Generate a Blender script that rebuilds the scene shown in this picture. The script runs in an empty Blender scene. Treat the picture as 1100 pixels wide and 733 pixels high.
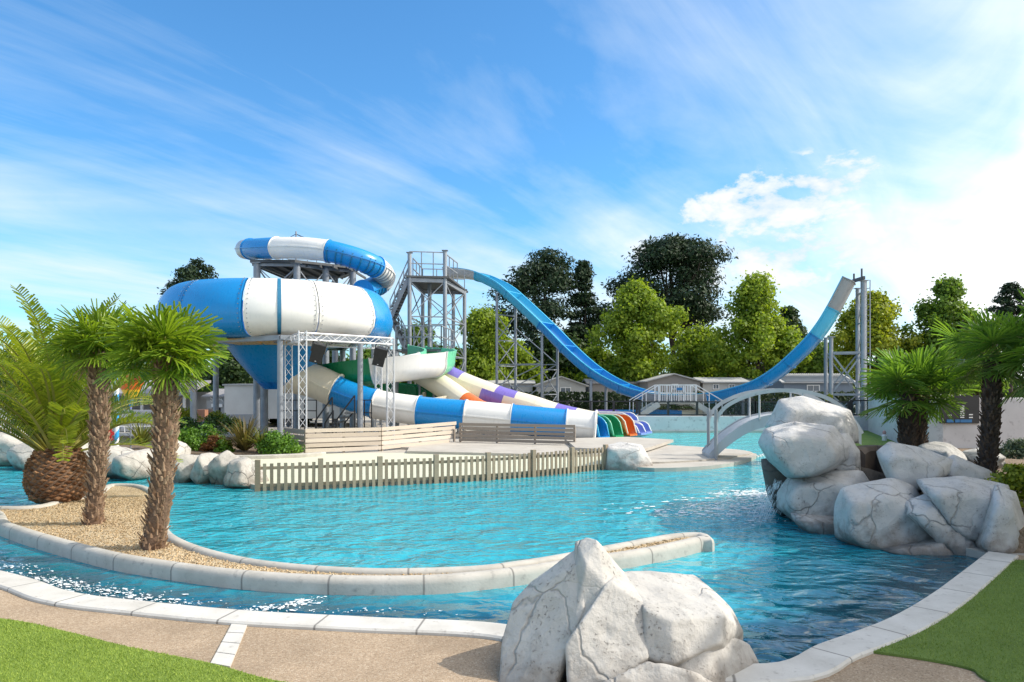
import bpy, bmesh, math, random
import numpy as np
from mathutils import Vector, Matrix, noise
from mathutils.geometry import tessellate_polygon

C = bpy.context.scene.collection
PI = math.pi
CAM_H, HOR, FOC = 2.6, 415.0, 800.0

def P(px, py, d):
    """a point of the place: d metres away along the view axis, seen at (px, py) of the photograph"""
    return Vector(((px-550)/FOC*d, d, CAM_H-(py-HOR)/FOC*d))

def G(px, py, z=0.0):
    d = (CAM_H-z)*FOC/(py-HOR)
    return Vector(((px-550)/FOC*d, d, z))

# ------------------------------------------------------------------ mesh helpers
def root_loc(o):
    v = Vector((0, 0, 0))
    while o is not None:
        v = v + o.location
        o = o.parent
    return v

class MB:
    def __init__(s):
        s.v, s.f, s.m = [], [], []
        s.cur = 0
    def add(s, vs, fs):
        n = len(s.v)
        s.v.extend([tuple(p) for p in vs])
        for f in fs:
            s.f.append(tuple(i+n for i in f)); s.m.append(s.cur)
    def box(s, c, size, rz=0.0, ry=0.0, rx=0.0):
        M = Matrix.Translation(Vector(c)) @ Matrix.Rotation(rz, 4, 'Z') @ Matrix.Rotation(ry, 4, 'Y') @ Matrix.Rotation(rx, 4, 'X')
        hx, hy, hz = size[0]/2, size[1]/2, size[2]/2
        vs = [M @ Vector((sx*hx, sy*hy, sz*hz)) for sx in (-1, 1) for sy in (-1, 1) for sz in (-1, 1)]
        s.add(vs, [(0, 1, 3, 2), (4, 6, 7, 5), (0, 4, 5, 1), (2, 3, 7, 6), (0, 2, 6, 4), (1, 5, 7, 3)])
    def bar(s, p, q, w, h=None, n=0):
        p, q = Vector(p), Vector(q)
        h = w if h is None else h
        t = (q-p).normalized()
        ref = Vector((0, 0, 1)) if abs(t.z) < .95 else Vector((0, 1, 0))
        a = t.cross(ref).normalized(); b = a.cross(t)
        if n:
            ring = [(math.cos(2*PI*k/n)*w, math.sin(2*PI*k/n)*h) for k in range(n)]
        else:
            ring = [(-w/2, -h/2), (w/2, -h/2), (w/2, h/2), (-w/2, h/2)]
        k = len(ring)
        vs = [p+a*x+b*y for x, y in ring]+[q+a*x+b*y for x, y in ring]
        s.add(vs, [(i, (i+1) % k, k+(i+1) % k, k+i) for i in range(k)]+[tuple(range(k))[::-1], tuple(range(k, 2*k))])
    def rod(s, p, q, r, n=10):
        s.bar(p, q, r, r, n)
    def loft(s, frames, prof, caps=True, closed=True):
        """frames: list of (pos, side, up[, scale]); prof: list of (a, b)"""
        k = len(prof); vs = []
        for fr in frames:
            sc = fr[3] if len(fr) > 3 else 1.0
            for a, b in prof:
                vs.append(fr[0]+fr[1]*a*sc+fr[2]*b*sc)
        fs = []
        for i in range(len(frames)-1):
            for j in range(k if closed else k-1):
                j2 = (j+1) % k
                fs.append((i*k+j, i*k+j2, (i+1)*k+j2, (i+1)*k+j))
        if caps and closed:
            fs.append(tuple(range(k))[::-1]); e = (len(frames)-1)*k
            fs.append(tuple(range(e, e+k)))
        s.add(vs, fs)
    def prism(s, poly, z0, z1, top=True, bottom=True):
        n = len(poly)
        vs = [(p[0], p[1], z0) for p in poly]+[(p[0], p[1], z1) for p in poly]
        fs = [(i, (i+1) % n, n+(i+1) % n, n+i) for i in range(n)]
        tri = tessellate_polygon([[Vector((p[0], p[1], 0)) for p in poly]])
        for t in tri:
            if top: fs.append(tuple(n+i for i in t))
            if bottom: fs.append(tuple(t)[::-1])
        s.add(vs, fs)
    def sheet(s, poly, z, holes=()):
        loops = [[Vector((p[0], p[1], 0)) for p in poly]]+[[Vector((p[0], p[1], 0)) for p in h] for h in holes]
        flat = [v for l in loops for v in l]
        tri = tessellate_polygon(loops)
        s.add([(v.x, v.y, z) for v in flat], [tuple(t) for t in tri])
    def lathe(s, prof, c=(0, 0, 0), n=24, a0=0, a1=2*PI):
        full = abs(a1-a0-2*PI) < 1e-6
        cols = n if full else n+1
        vs = []
        for i in range(cols):
            a = a0+(a1-a0)*i/n
            for r, z in prof:
                vs.append((c[0]+r*math.cos(a), c[1]+r*math.sin(a), c[2]+z))
        k = len(prof); fs = []
        for i in range(n):
            i2 = (i+1) % cols
            for j in range(k-1):
                fs.append((i*k+j, i2*k+j, i2*k+j+1, i*k+j+1))
        s.add(vs, fs)
    def build(s, name, mats, parent=None, smooth=False, base=True, flip=True):
        me = bpy.data.meshes.new(name)
        if not isinstance(mats, (list, tuple)): mats = [mats]
        V = np.array(s.v, dtype=float)
        if parent is not None: off = np.array(root_loc(parent))
        elif base:
            lo, hi = V.min(0), V.max(0); off = np.array(((lo[0]+hi[0])/2, (lo[1]+hi[1])/2, lo[2]))
        else: off = np.zeros(3)
        me.from_pydata((V-off).tolist(), [], s.f)
        for m in mats: me.materials.append(m)
        if len(mats) > 1: me.polygons.foreach_set('material_index', s.m)
        if flip:
            b = bmesh.new(); b.from_mesh(me); bmesh.ops.recalc_face_normals(b, faces=b.faces); b.to_mesh(me); b.free()
        if smooth: smooth_by_angle(me, smooth if smooth is not True else 40)
        me.update()
        o = bpy.data.objects.new(name, me); C.objects.link(o)
        if parent is not None: o.parent = parent
        else: o.location = off
        return o

def smooth_by_angle(me, deg):
    me.polygons.foreach_set('use_smooth', [True]*len(me.polygons))
    b = bmesh.new(); b.from_mesh(me)
    lim = math.radians(deg)
    for e in b.edges:
        if len(e.link_faces) == 2 and e.calc_face_angle(0) > lim: e.smooth = False
    b.to_mesh(me); b.free()

def mesh_np(name, V, F, mats, midx=None, parent=None, smooth=False, base=True):
    V = np.asarray(V, float)
    if parent is not None: off = np.array(root_loc(parent))
    elif base:
        lo, hi = V.min(0), V.max(0); off = np.array(((lo[0]+hi[0])/2, (lo[1]+hi[1])/2, lo[2]))
    else: off = np.zeros(3)
    me = bpy.data.meshes.new(name)
    F = np.asarray(F, int); n, k = F.shape
    me.vertices.add(len(V)); me.vertices.foreach_set('co', (V-off).ravel())
    me.loops.add(n*k); me.loops.foreach_set('vertex_index', F.ravel())
    me.polygons.add(n); me.polygons.foreach_set('loop_start', np.arange(0, n*k, k)); me.polygons.foreach_set('loop_total', np.full(n, k))
    if not isinstance(mats, (list, tuple)): mats = [mats]
    for m in mats: me.materials.append(m)
    if midx is not None: me.polygons.foreach_set('material_index', np.asarray(midx, int))
    if smooth: me.polygons.foreach_set('use_smooth', [True]*n)
    me.update(calc_edges=True); me.validate()
    o = bpy.data.objects.new(name, me); C.objects.link(o)
    if parent is not None: o.parent = parent
    else: o.location = off
    return o

def thing(name, label, cat, loc=(0, 0, 0), group=None):
    o = bpy.data.objects.new(name, None); C.objects.link(o)
    o.location = loc; o.empty_display_size = .2
    o['label'] = label; o['category'] = cat
    if group: o['group'] = group
    return o
def tag(o, label, cat, group=None):
    o['label'] = label; o['category'] = cat
    if group: o['group'] = group
    return o
def struct(o): o['kind'] = 'structure'; return o
def stuff(o): o['kind'] = 'stuff'; return o
def copy_tree(o, loc=None, rz=None, label=None, parent=None, scale=None):
    kids = [c for c in o.children]
    c = o.copy(); C.objects.link(c)
    if parent is not None: c.parent = parent
    if loc is not None: c.location = loc
    if rz is not None: c.rotation_euler = (0, 0, rz)
    if scale is not None: c.scale = (scale,)*3
    if label: c['label'] = label
    for k in kids: copy_tree(k, parent=c)
    return c

def cr(pts, n=8, closed=False):
    """Catmull-Rom through the points"""
    pts = [Vector(p) for p in pts]; out = []; N = len(pts)
    rng = N if closed else N-1
    for i in range(rng):
        if closed: p0, p1, p2, p3 = pts[(i-1) % N], pts[i], pts[(i+1) % N], pts[(i+2) % N]
        else: p0, p1, p2, p3 = pts[max(i-1, 0)], pts[i], pts[i+1], pts[min(i+2, N-1)]
        for k in range(n):
            t = k/n
            out.append(.5*((2*p1)+(p2-p0)*t+(2*p0-5*p1+4*p2-p3)*t*t+(3*p1-p0-3*p2+p3)*t*t*t))
    if not closed: out.append(pts[-1])
    return out
def frames(path, ref=Vector((0, 0, 1)), side=None):
    out = []; n = len(path)
    for i, p in enumerate(path):
        t = (path[min(i+1, n-1)]-path[max(i-1, 0)]).normalized()
        s = side if side is not None else t.cross(ref).normalized()
        u = s.cross(t).normalized()
        out.append((p, s, u))
    return out
def circ(r, n=24): return [(r*math.cos(2*PI*k/n), r*math.sin(2*PI*k/n)) for k in range(n)]
def resample(path, step):
    out = [path[0]]; acc = 0
    for a, b in zip(path, path[1:]):
        L = (b-a).length
        if L < 1e-9: continue
        pos = step-acc
        while pos <= L:
            out.append(a+(b-a)*(pos/L)); pos += step
        acc = (acc+L) % step
    return out

# ------------------------------------------------------------------ materials
def new_mat(name):
    m = bpy.data.materials.new(name); m.use_nodes = True
    nt = m.node_tree
    return m, nt, nt.nodes['Principled BSDF']
def N(nt, t, **kw):
    n = nt.nodes.new(t)
    for k, v in kw.items():
        if k.startswith('i_'):
            key = k[2:]
            n.inputs[int(key) if key.isdigit() else key.replace('_', ' ')].default_value = v
        else: setattr(n, k, v)
    return n
def rgba(c): return (c[0], c[1], c[2], 1)
def ramp(nt, fac, stops, interp='LINEAR'):
    r = nt.nodes.new('ShaderNodeValToRGB'); cr_ = r.color_ramp; cr_.interpolation = interp
    while len(cr_.elements) < len(stops): cr_.elements.new(.5)
    for e, (p, c) in zip(cr_.elements, stops):
        e.position = p; e.color = rgba(c) if not isinstance(c, (int, float)) else (c, c, c, 1)
    nt.links.new(fac, r.inputs[0]); return r
def mixc(nt, fac, a, b, mode='MIX'):
    n = nt.nodes.new('ShaderNodeMix'); n.data_type = 'RGBA'; n.blend_type = mode
    L = nt.links
    for idx, val in ((0, fac), (6, a), (7, b)):
        if hasattr(val, 'is_linked'): L.new(val, n.inputs[idx])
        else: n.inputs[idx].default_value = val if idx == 0 else rgba(val)
    return n.outputs[2]
def mathn(nt, op, a, b=None, c=None, clamp=False):
    n = nt.nodes.new('ShaderNodeMath'); n.operation = op; n.use_clamp = clamp
    for i, v in enumerate((a, b, c)):
        if v is None: continue
        if hasattr(v, 'is_linked'): nt.links.new(v, n.inputs[i])
        else: n.inputs[i].default_value = v
    return n.outputs[0]
def pos(nt, world=True):
    if world: return nt.nodes.new('ShaderNodeNewGeometry').outputs['Position']
    return nt.nodes.new('ShaderNodeTexCoord').outputs['Object']
def tex_noise(nt, vec, scale, detail=4, rough=.55, dist=0):
    n = N(nt, 'ShaderNodeTexNoise', i_Scale=scale, i_Detail=detail, i_Roughness=rough, i_Distortion=dist)
    nt.links.new(vec, n.inputs['Vector']); return n.outputs['Fac']

def mat(name, c, rough=.6, var=.12, vs=1.5, c2=None, spots=None, bump=0, bs=30, bd=.02, metal=0, spec=.5, coat=0, world=True, patch=(.35, .7)):
    """a plain painted / concrete / metal surface with slight uneven colour and relief"""
    m, nt, b = new_mat(name); v = pos(nt, world)
    f = tex_noise(nt, v, vs, 5, .6)
    c2 = c2 or tuple(x*(1-var*2) for x in c)
    col = mixc(nt, ramp(nt, f, [(patch[0], 0), (patch[1], 1)]).outputs[0], c, c2)
    if spots:
        sf = tex_noise(nt, v, spots[0], 3, .6)
        col = mixc(nt, ramp(nt, sf, [(spots[1], 0), (spots[2], 1)]).outputs[0], col, spots[3])
    nt.links.new(col, b.inputs['Base Color'])
    b.inputs['Roughness'].default_value = rough; b.inputs['Metallic'].default_value = metal
    b.inputs['Specular IOR Level'].default_value = spec; b.inputs['Coat Weight'].default_value = coat
    if bump:
        h = tex_noise(nt, v, bs, 5, .6)
        bn = N(nt, 'ShaderNodeBump', i_Strength=bump, i_Distance=bd); nt.links.new(h, bn.inputs['Height']); nt.links.new(bn.outputs[0], b.inputs['Normal'])
    return m

def leaf_mat(name, c, c2, trans=.35, rough=.5, spec=.35, clump=.6, tip=None):
    m, nt, b = new_mat(name)
    g = nt.nodes.new('ShaderNodeNewGeometry')
    f = tex_noise(nt, g.outputs['Position'], clump, 3, .5)
    r = mathn(nt, 'ADD', mathn(nt, 'MULTIPLY', g.outputs['Random Per Island'], .6), mathn(nt, 'MULTIPLY', f, .4))
    stops = [(.15, c), (.85, c2)]
    if tip: stops = [(.1, c), (.78, c2), (.93, tip)]
    col = ramp(nt, r, stops).outputs[0]
    nt.links.new(col, b.inputs['Base Color'])
    b.inputs['Roughness'].default_value = rough; b.inputs['Specular IOR Level'].default_value = spec
    t = nt.nodes.new('ShaderNodeBsdfTranslucent')
    br = mixc(nt, 1.0, col, (1.5, 1.5, .6), 'MULTIPLY'); nt.links.new(br, t.inputs['Color'])
    ms = nt.nodes.new('ShaderNodeMixShader'); ms.inputs[0].default_value = trans
    out = nt.nodes['Material Output']
    nt.links.new(b.outputs[0], ms.inputs[1]); nt.links.new(t.outputs[0], ms.inputs[2]); nt.links.new(ms.outputs[0], out.inputs['Surface'])
    return m

def gravel_mat(name, cols, scale, bump=.8, dist=.02, rough=.9):
    m, nt, b = new_mat(name); v = pos(nt)
    vo = N(nt, 'ShaderNodeTexVoronoi', i_Scale=scale); nt.links.new(v, vo.inputs['Vector'])
    sep = nt.nodes.new('ShaderNodeSeparateColor'); nt.links.new(vo.outputs['Color'], sep.inputs[0])
    col = ramp(nt, sep.outputs[0], [(i/(len(cols)-1), c) for i, c in enumerate(cols)]).outputs[0]
    big = tex_noise(nt, v, .9, 5, .6)
    col = mixc(nt, ramp(nt, big, [(.4, 0), (.75, .45)]).outputs[0], col, tuple(x*.55 for x in cols[0]))
    nt.links.new(col, b.inputs['Base Color']); b.inputs['Roughness'].default_value = rough; b.inputs['Specular IOR Level'].default_value = .25
    bn = N(nt, 'ShaderNodeBump', i_Strength=bump, i_Distance=dist, invert=True); nt.links.new(vo.outputs['Distance'], bn.inputs['Height']); nt.links.new(bn.outputs[0], b.inputs['Normal'])
    return m

def turf_mat(name, c, c2):
    m, nt, b = new_mat(name); v = pos(nt)
    f = tex_noise(nt, v, 160, 3, .7); g = tex_noise(nt, v, 1.3, 4, .6)
    col = mixc(nt, ramp(nt, f, [(.3, 0), (.7, 1)]).outputs[0], c, c2)
    col = mixc(nt, ramp(nt, g, [(.45, 0), (.75, .35)]).outputs[0], col, tuple(x*.6 for x in c))
    nt.links.new(col, b.inputs['Base Color']); b.inputs['Roughness'].default_value = .85; b.inputs['Specular IOR Level'].default_value = .2
    bn = N(nt, 'ShaderNodeBump', i_Strength=.9, i_Distance=.02); nt.links.new(f, bn.inputs['Height']); nt.links.new(bn.outputs[0], b.inputs['Normal'])
    return m

def rock_mat(name, c, c2, stain, cracks=.9, cscale=.75):
    m, nt, b = new_mat(name); v = pos(nt)
    w = N(nt, 'ShaderNodeTexNoise', i_Scale=1.6, i_Detail=4); nt.links.new(v, w.inputs['Vector'])
    wv = N(nt, 'ShaderNodeVectorMath', operation='MULTIPLY_ADD'); nt.links.new(w.outputs['Color'], wv.inputs[0]); wv.inputs[1].default_value = (.55, .55, .55); nt.links.new(v, wv.inputs[2])
    vo = N(nt, 'ShaderNodeTexVoronoi', feature='DISTANCE_TO_EDGE', i_Scale=cscale); nt.links.new(wv.outputs[0], vo.inputs['Vector'])
    crk = ramp(nt, vo.outputs['Distance'], [(0, 1), (.006, .7), (.017, 0)]).outputs[0]
    # cracks fade in and out along their length
    gate = ramp(nt, tex_noise(nt, v, .9, 2), [(.40, 0), (.52, 1)]).outputs[0]
    crk = mathn(nt, 'MULTIPLY', mathn(nt, 'MULTIPLY', crk, gate), cracks)
    f = tex_noise(nt, v, 1.1, 6, .62); p1 = tex_noise(nt, v, 34, 4, .7); p2 = tex_noise(nt, v, 5, 5, .6)
    col = mixc(nt, ramp(nt, f, [(.35, 0), (.7, 1)]).outputs[0], c, c2)
    col = mixc(nt, ramp(nt, p2, [(.5, 0), (.75, .5)]).outputs[0], col, tuple(x*.72 for x in c2))
    pit = mathn(nt, 'MULTIPLY', ramp(nt, p1, [(.57, 0), (.68, 1)]).outputs[0], ramp(nt, p2, [(.40, 0), (.58, .85)]).outputs[0])
    col = mixc(nt, pit, col, (.16, .15, .14))
    # algae / water stain just above the water line
    sx = nt.nodes.new('ShaderNodeSeparateXYZ'); nt.links.new(v, sx.inputs[0])
    zz = mathn(nt, 'ADD', sx.outputs[2], mathn(nt, 'MULTIPLY', p2, -.9))
    st = ramp(nt, mathn(nt, 'ADD', zz, .5), [(.0, 1), (.42, 0)]).outputs[0]
    col = mixc(nt, mathn(nt, 'MULTIPLY', st, .75), col, stain)
    col = mixc(nt, crk, col, (.13, .12, .11))
    nt.links.new(col, b.inputs['Base Color']); b.inputs['Roughness'].default_value = .85; b.inputs['Specular IOR Level'].default_value = .25
    h = mathn(nt, 'ADD', mathn(nt, 'MULTIPLY', p2, .7), mathn(nt, 'MULTIPLY', p1, .22))
    h = mathn(nt, 'SUBTRACT', h, mathn(nt, 'MULTIPLY', crk, .9))
    chip = N(nt, 'ShaderNodeTexVoronoi', feature='F1', i_Scale=3.2); nt.links.new(wv.outputs[0], chip.inputs['Vector'])
    h = mathn(nt, 'ADD', h, mathn(nt, 'MULTIPLY', chip.outputs['Distance'], 1.1))
    h = mathn(nt, 'SUBTRACT', h, mathn(nt, 'MULTIPLY', pit, .25))
    bn = N(nt, 'ShaderNodeBump', i_Strength=.75, i_Distance=.05); nt.links.new(h, bn.inputs['Height']); nt.links.new(bn.outputs[0], b.inputs['Normal'])
    return m

def wood_mat(name, c, c2):
    m, nt, b = new_mat(name); v = pos(nt, False)
    mp = N(nt, 'ShaderNodeMapping'); mp.inputs['Scale'].default_value = (2, 2, 14); nt.links.new(v, mp.inputs[0])
    f = tex_noise(nt, mp.outputs[0], 3, 6, .65)
    g = nt.nodes.new('ShaderNodeNewGeometry'); oi = nt.nodes.new('ShaderNodeObjectInfo')
    r = mathn(nt, 'ADD', mathn(nt, 'MULTIPLY', oi.outputs['Random'], .5), mathn(nt, 'MULTIPLY', f, .6))
    col = ramp(nt, r, [(.2, c), (.85, c2)]).outputs[0]
    nt.links.new(col, b.inputs['Base Color']); b.inputs['Roughness'].default_value = .8; b.inputs['Specular IOR Level'].default_value = .25
    bn = N(nt, 'ShaderNodeBump', i_Strength=.3, i_Distance=.01); nt.links.new(f, bn.inputs['Height']); nt.links.new(bn.outputs[0], b.inputs['Normal'])
    return m

def water_mat():
    m, nt, b = new_mat('pool water'); v = pos(nt)
    mp = N(nt, 'ShaderNodeMapping'); mp.inputs['Scale'].default_value = (1, 1.25, 1); nt.links.new(v, mp.inputs[0])
    n1 = tex_noise(nt, mp.outputs[0], 1.0, 1, .4, .5)
    n2 = tex_noise(nt, mp.outputs[0], 2.7, 1.5, .4, .9)
    n3 = tex_noise(nt, mp.outputs[0], 9, 2, .5, .5)
    # calm near the bank, choppier out in the pool where the inlets push
    sy = nt.nodes.new('ShaderNodeSeparateXYZ'); nt.links.new(v, sy.inputs[0])
    chop = ramp(nt, mathn(nt, 'DIVIDE', sy.outputs[1], 20.0), [(.40, .25), (.75, 1)]).outputs[0]
    h = mathn(nt, 'ADD', mathn(nt, 'MULTIPLY', n1, 1.0), mathn(nt, 'ADD', mathn(nt, 'MULTIPLY', n2, ramp(nt, mathn(nt, 'DIVIDE', sy.outputs[1], 20.0), [(.42, .30), (.68, .55)]).outputs[0]), mathn(nt, 'MULTIPLY', mathn(nt, 'MULTIPLY', n3, .16), chop)))
    h = mathn(nt, 'MULTIPLY', h, ramp(nt, mathn(nt, 'DIVIDE', sy.outputs[1], 20.0), [(.42, 1.15), (.66, 1)]).outputs[0])
    bn = N(nt, 'ShaderNodeBump', i_Strength=1.0, i_Distance=.19); nt.links.new(h, bn.inputs['Height']); nt.links.new(bn.outputs[0], b.inputs['Normal'])
    at = N(nt, 'ShaderNodeAttribute', attribute_name='depth')
    dn = tex_noise(nt, mp.outputs[0], 2.6, 3, .55, 1.2)
    f = mathn(nt, 'ADD', at.outputs['Fac'], mathn(nt, 'MULTIPLY', mathn(nt, 'SUBTRACT', dn, .5), .25), clamp=True)
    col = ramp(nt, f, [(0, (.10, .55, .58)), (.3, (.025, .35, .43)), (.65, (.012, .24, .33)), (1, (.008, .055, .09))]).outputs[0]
    nt.links.new(col, b.inputs['Base Color'])
    b.inputs['Roughness'].default_value = .04; b.inputs['IOR'].default_value = 1.6
    return m

def slide_mat(name, c, rough=.22, dirt=.2):
    m, nt, b = new_mat(name); v = pos(nt)
    f = tex_noise(nt, v, .8, 4, .6)
    mp = N(nt, 'ShaderNodeMapping'); mp.inputs['Scale'].default_value = (3, 3, .5); nt.links.new(v, mp.inputs[0])
    s = tex_noise(nt, mp.outputs[0], 2.2, 5, .6)
    col = mixc(nt, ramp(nt, f, [(.35, 0), (.75, .5)]).outputs[0], c, tuple(min(1, x*.82+.01) for x in c))
    col = mixc(nt, ramp(nt, s, [(.52, 0), (.75, dirt*2)]).outputs[0], col, tuple(x*.7+.02 for x in c))
    nt.links.new(col, b.inputs['Base Color'])
    rr = ramp(nt, s, [(.3, rough), (.8, rough+.2)]).outputs[0]; nt.links.new(rr, b.inputs['Roughness'])
    b.inputs['Coat Weight'].default_value = .1; b.inputs['Coat Roughness'].default_value = .1
    return m

M = {}
M['blue'] = slide_mat('blue fibreglass', (.004, .24, .60))
M['light_blue'] = slide_mat('light blue fibreglass', (.05, .42, .66))
M['white'] = slide_mat('white fibreglass', (.78, .77, .74), .3)
M['cream'] = slide_mat('cream fibreglass', (.76, .69, .54), .3)
M['green'] = slide_mat('green fibreglass', (.01, .26, .10))
M['mint'] = slide_mat('mint fibreglass', (.16, .58, .36))
M['orange'] = slide_mat('orange fibreglass', (.65, .14, .02))
M['purple'] = slide_mat('purple fibreglass', (.20, .15, .52))
M['lilac'] = slide_mat('lilac fibreglass', (.22, .28, .66))
M['yellow'] = slide_mat('yellow fibreglass', (.78, .48, .03))
M['teal'] = slide_mat('teal band', (.01, .16, .30))
M['red'] = slide_mat('red plastic', (.55, .01, .012))
M['grey_dark'] = slide_mat('dull grey fibreglass', (.26, .28, .30), .35)
M['grey_grp'] = slide_mat('grey fibreglass', (.42, .44, .46), .3)
M['steel'] = mat('galvanised steel', (.30, .33, .37), .5, .12, 2, metal=.35)
M['steel_dark'] = mat('dark steel deck', (.11, .115, .12), .6, .15, 2, metal=.3)
M['alu'] = mat('white aluminium', (.72, .73, .75), .4, .06, 2, metal=.25)
M['black'] = mat('black paint', (.018, .019, .022), .5, .1, 3)
M['black_box'] = mat('black speaker cloth', (.02, .02, .022), .7, .2, 8, bump=.2, bs=120)
M['concrete'] = mat('pale concrete', (.46, .43, .38), .85, .08, 1.2, c2=(.36, .33, .29), bump=.25, bs=40, bd=.01, spots=(14, .62, .75, (.30, .28, .25)))
M['kerb'] = mat('kerb stone', (.50, .475, .43), .8, .08, 2.2, c2=(.38, .36, .32), bump=.35, bs=26, bd=.012, spots=(9, .58, .74, (.30, .285, .26)))
M['kerb_white'] = mat('white coping stone', (.60, .58, .54), .8, .06, 2, c2=(.47, .45, .41), bump=.25, bs=30, bd=.01, spots=(11, .6, .75, (.38, .36, .33)))
M['splash'] = mat('pale splash pad', (.58, .58, .43), .7, .05, .8, c2=(.52, .54, .42), bump=.1)
M['plaster'] = mat('grey plaster wall', (.60, .58, .585), .9, .05, .8, c2=(.50, .485, .49), bump=.3, bs=9, bd=.02, spots=(4, .58, .75, (.33, .31, .32)))
M['wall_white'] = mat('white render', (.66, .65, .62), .85, .06, .8, c2=(.56, .54, .51), bump=.12, bs=20)
M['wall_grey'] = mat('grey render', (.42, .42, .42), .85, .06, .8, bump=.1, bs=20)
M['home_white'] = mat('cream cladding', (.44, .44, .42), .7, .06, .6)
M['home_blue'] = mat('blue grey cladding', (.17, .21, .26), .7, .06, .6)
M['home_taupe'] = mat('taupe cladding', (.27, .25, .23), .7, .06, .6)
M['roof_light'] = mat('pale roof sheet', (.42, .42, .41), .6, .06, .8)
M['roof_grey'] = mat('grey roof sheet', (.30, .29, .29), .7, .1, .8)
M['glass_dark'] = mat('window glass', (.10, .13, .16), .08, .1, 1)
M['window_white'] = mat('white window frame', (.7, .7, .68), .5, .05, 2)
M['wood_white'] = wood_mat('sunlit boards', (.46, .39, .32), (.62, .55, .47))  # paler copy of the boards, sunlight on these screens put into the colour
M['wood_grey'] = wood_mat('grey and shaded boards', (.24, .20, .165), (.36, .31, .26))  # plain grey timber, and screen boards with their shade put into the colour
M['wood_fence'] = wood_mat('grey brown pickets', (.22, .16, .11), (.38, .295, .21))
M['gravel'] = gravel_mat('ochre gravel', [(.45, .30, .15), (.62, .47, .28), (.70, .58, .40), (.40, .29, .17)], 38, 1.0, .03)
M['pebble_path'] = gravel_mat('resin pebble path', [(.24, .175, .115), (.42, .315, .215), (.34, .255, .175), (.52, .42, .31)], 75, .5, .008)
M['soil'] = gravel_mat('planting bed mulch', [(.16, .11, .07), (.28, .21, .15), (.20, .15, .10)], 22, .9, .03)
M['turf'] = turf_mat('bright turf', (.15, .25, .035), (.30, .40, .08))
M['turf_shaded'] = turf_mat('shaded turf', (.12, .20, .04), (.23, .33, .08))  # bright turf darkened, tree shade of the right lawns put into its colour
M['rock_white'] = rock_mat('white artificial rock', (.50, .485, .46), (.42, .405, .38), (.25, .22, .19), .40, 1.0)
M['rock'] = rock_mat('pale grey artificial rock', (.56, .55, .535), (.46, .45, .435), (.17, .135, .11), .5, .95)
M['rock_shore'] = rock_mat('shore rock dimmed for sun', (.47, .45, .41), (.37, .35, .32), (.17, .14, .11), .7, .95)  # same rock as the right bank, colour lowered to offset the sunlight
M['rock_wet_core'] = rock_mat('dark wet and core rock', (.16, .14, .12), (.09, .08, .07), (.06, .05, .04), .6, 1.1)
M['rock_dark'] = mat('brown cement wall', (.16, .12, .095), .85, .15, 1.5, c2=(.09, .07, .055), bump=.4, bs=7, bd=.03)
M['bark'] = mat('bark', (.10, .075, .055), .9, .2, 6, bump=.6, bs=14, bd=.03)
M['bark_dark'] = mat('pine bark', (.055, .04, .032), .9, .2, 6, bump=.6, bs=14, bd=.03)
M['palm_trunk'] = mat('fan palm trunk fibre', (.20, .125, .08), .95, .2, 7, c2=(.09, .055, .036), bump=.9, bs=26, bd=.03)
M['palm_stub'] = leaf_mat('cut leaf bases', (.15, .085, .05), (.40, .28, .19), .05, .9, .1, 3)
M['pine_stub'] = leaf_mat('date palm leaf bases', (.085, .035, .015), (.36, .20, .11), .03, .9, .1, 4)
M['palm_dark'] = mat('shaded palm trunk', (.075, .052, .04), .95, .2, 7, c2=(.035, .025, .02), bump=.9, bs=26, bd=.03)  # darker copy of the trunk fibre, its shade put into the colour
M['palm_dark_stub'] = leaf_mat('shaded leaf bases', (.04, .026, .018), (.16, .11, .08), .05, .9, .1, 3)  # leaf bases darkened along with the shaded trunk
M['frond'] = leaf_mat('fan palm leaf', (.07, .15, .012), (.25, .34, .035), .42, .36, .5, 1.2, tip=(.42, .38, .06))
M['frond_dark'] = leaf_mat('broad fan palm leaf', (.06, .14, .022), (.18, .31, .05), .42, .36, .5, 1.2, tip=(.40, .30, .06))
M['date_leaf'] = leaf_mat('date palm leaflet', (.08, .145, .012), (.29, .34, .035), .4, .4, .45, .8, tip=(.52, .42, .06))
M['rachis'] = mat('yellow leaf stalk', (.34, .30, .06), .5, .15, 3, c2=(.20, .22, .05))
M['dead_leaf'] = leaf_mat('dry leaf', (.16, .11, .06), (.33, .24, .13), .2, .8, .1, 2)
M['plane'] = leaf_mat('plane tree leaf', (.10, .18, .016), (.32, .40, .045), .42, .55, .3, .35)
M['plane_yellow'] = leaf_mat('yellowing tree leaf', (.13, .19, .016), (.38, .40, .04), .42, .55, .3, .35)
M['broad_green'] = leaf_mat('green tree leaf', (.055, .12, .014), (.19, .29, .04), .38, .55, .3, .35)
M['broad_dark'] = leaf_mat('dark tree leaf', (.014, .035, .009), (.05, .095, .02), .25, .55, .3, .35)
M['pine'] = leaf_mat('pine needle', (.008, .022, .010), (.032, .062, .024), .12, .6, .25, .4)
M['shrub'] = leaf_mat('shrub leaf', (.035, .10, .008), (.14, .28, .02), .3, .5, .4, 1.5)
M['shrub_dark'] = leaf_mat('dark shrub leaf', (.015, .045, .010), (.05, .11, .02), .25, .5, .4, 1.5)
M['shrub_red'] = leaf_mat('reddish shrub leaf', (.10, .035, .015), (.22, .10, .03), .25, .6, .3, 1.5)
M['shrub_yellow'] = leaf_mat('yellow green shrub leaf', (.12, .17, .01), (.36, .38, .03), .35, .5, .4, 1.5)
M['lavender'] = leaf_mat('grey green shrub leaf', (.06, .09, .06), (.13, .17, .11), .25, .7, .2, 1.5)
M['phormium'] = leaf_mat('bronze strap leaf', (.05, .045, .014), (.22, .17, .06), .25, .45, .4, 1)
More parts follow.
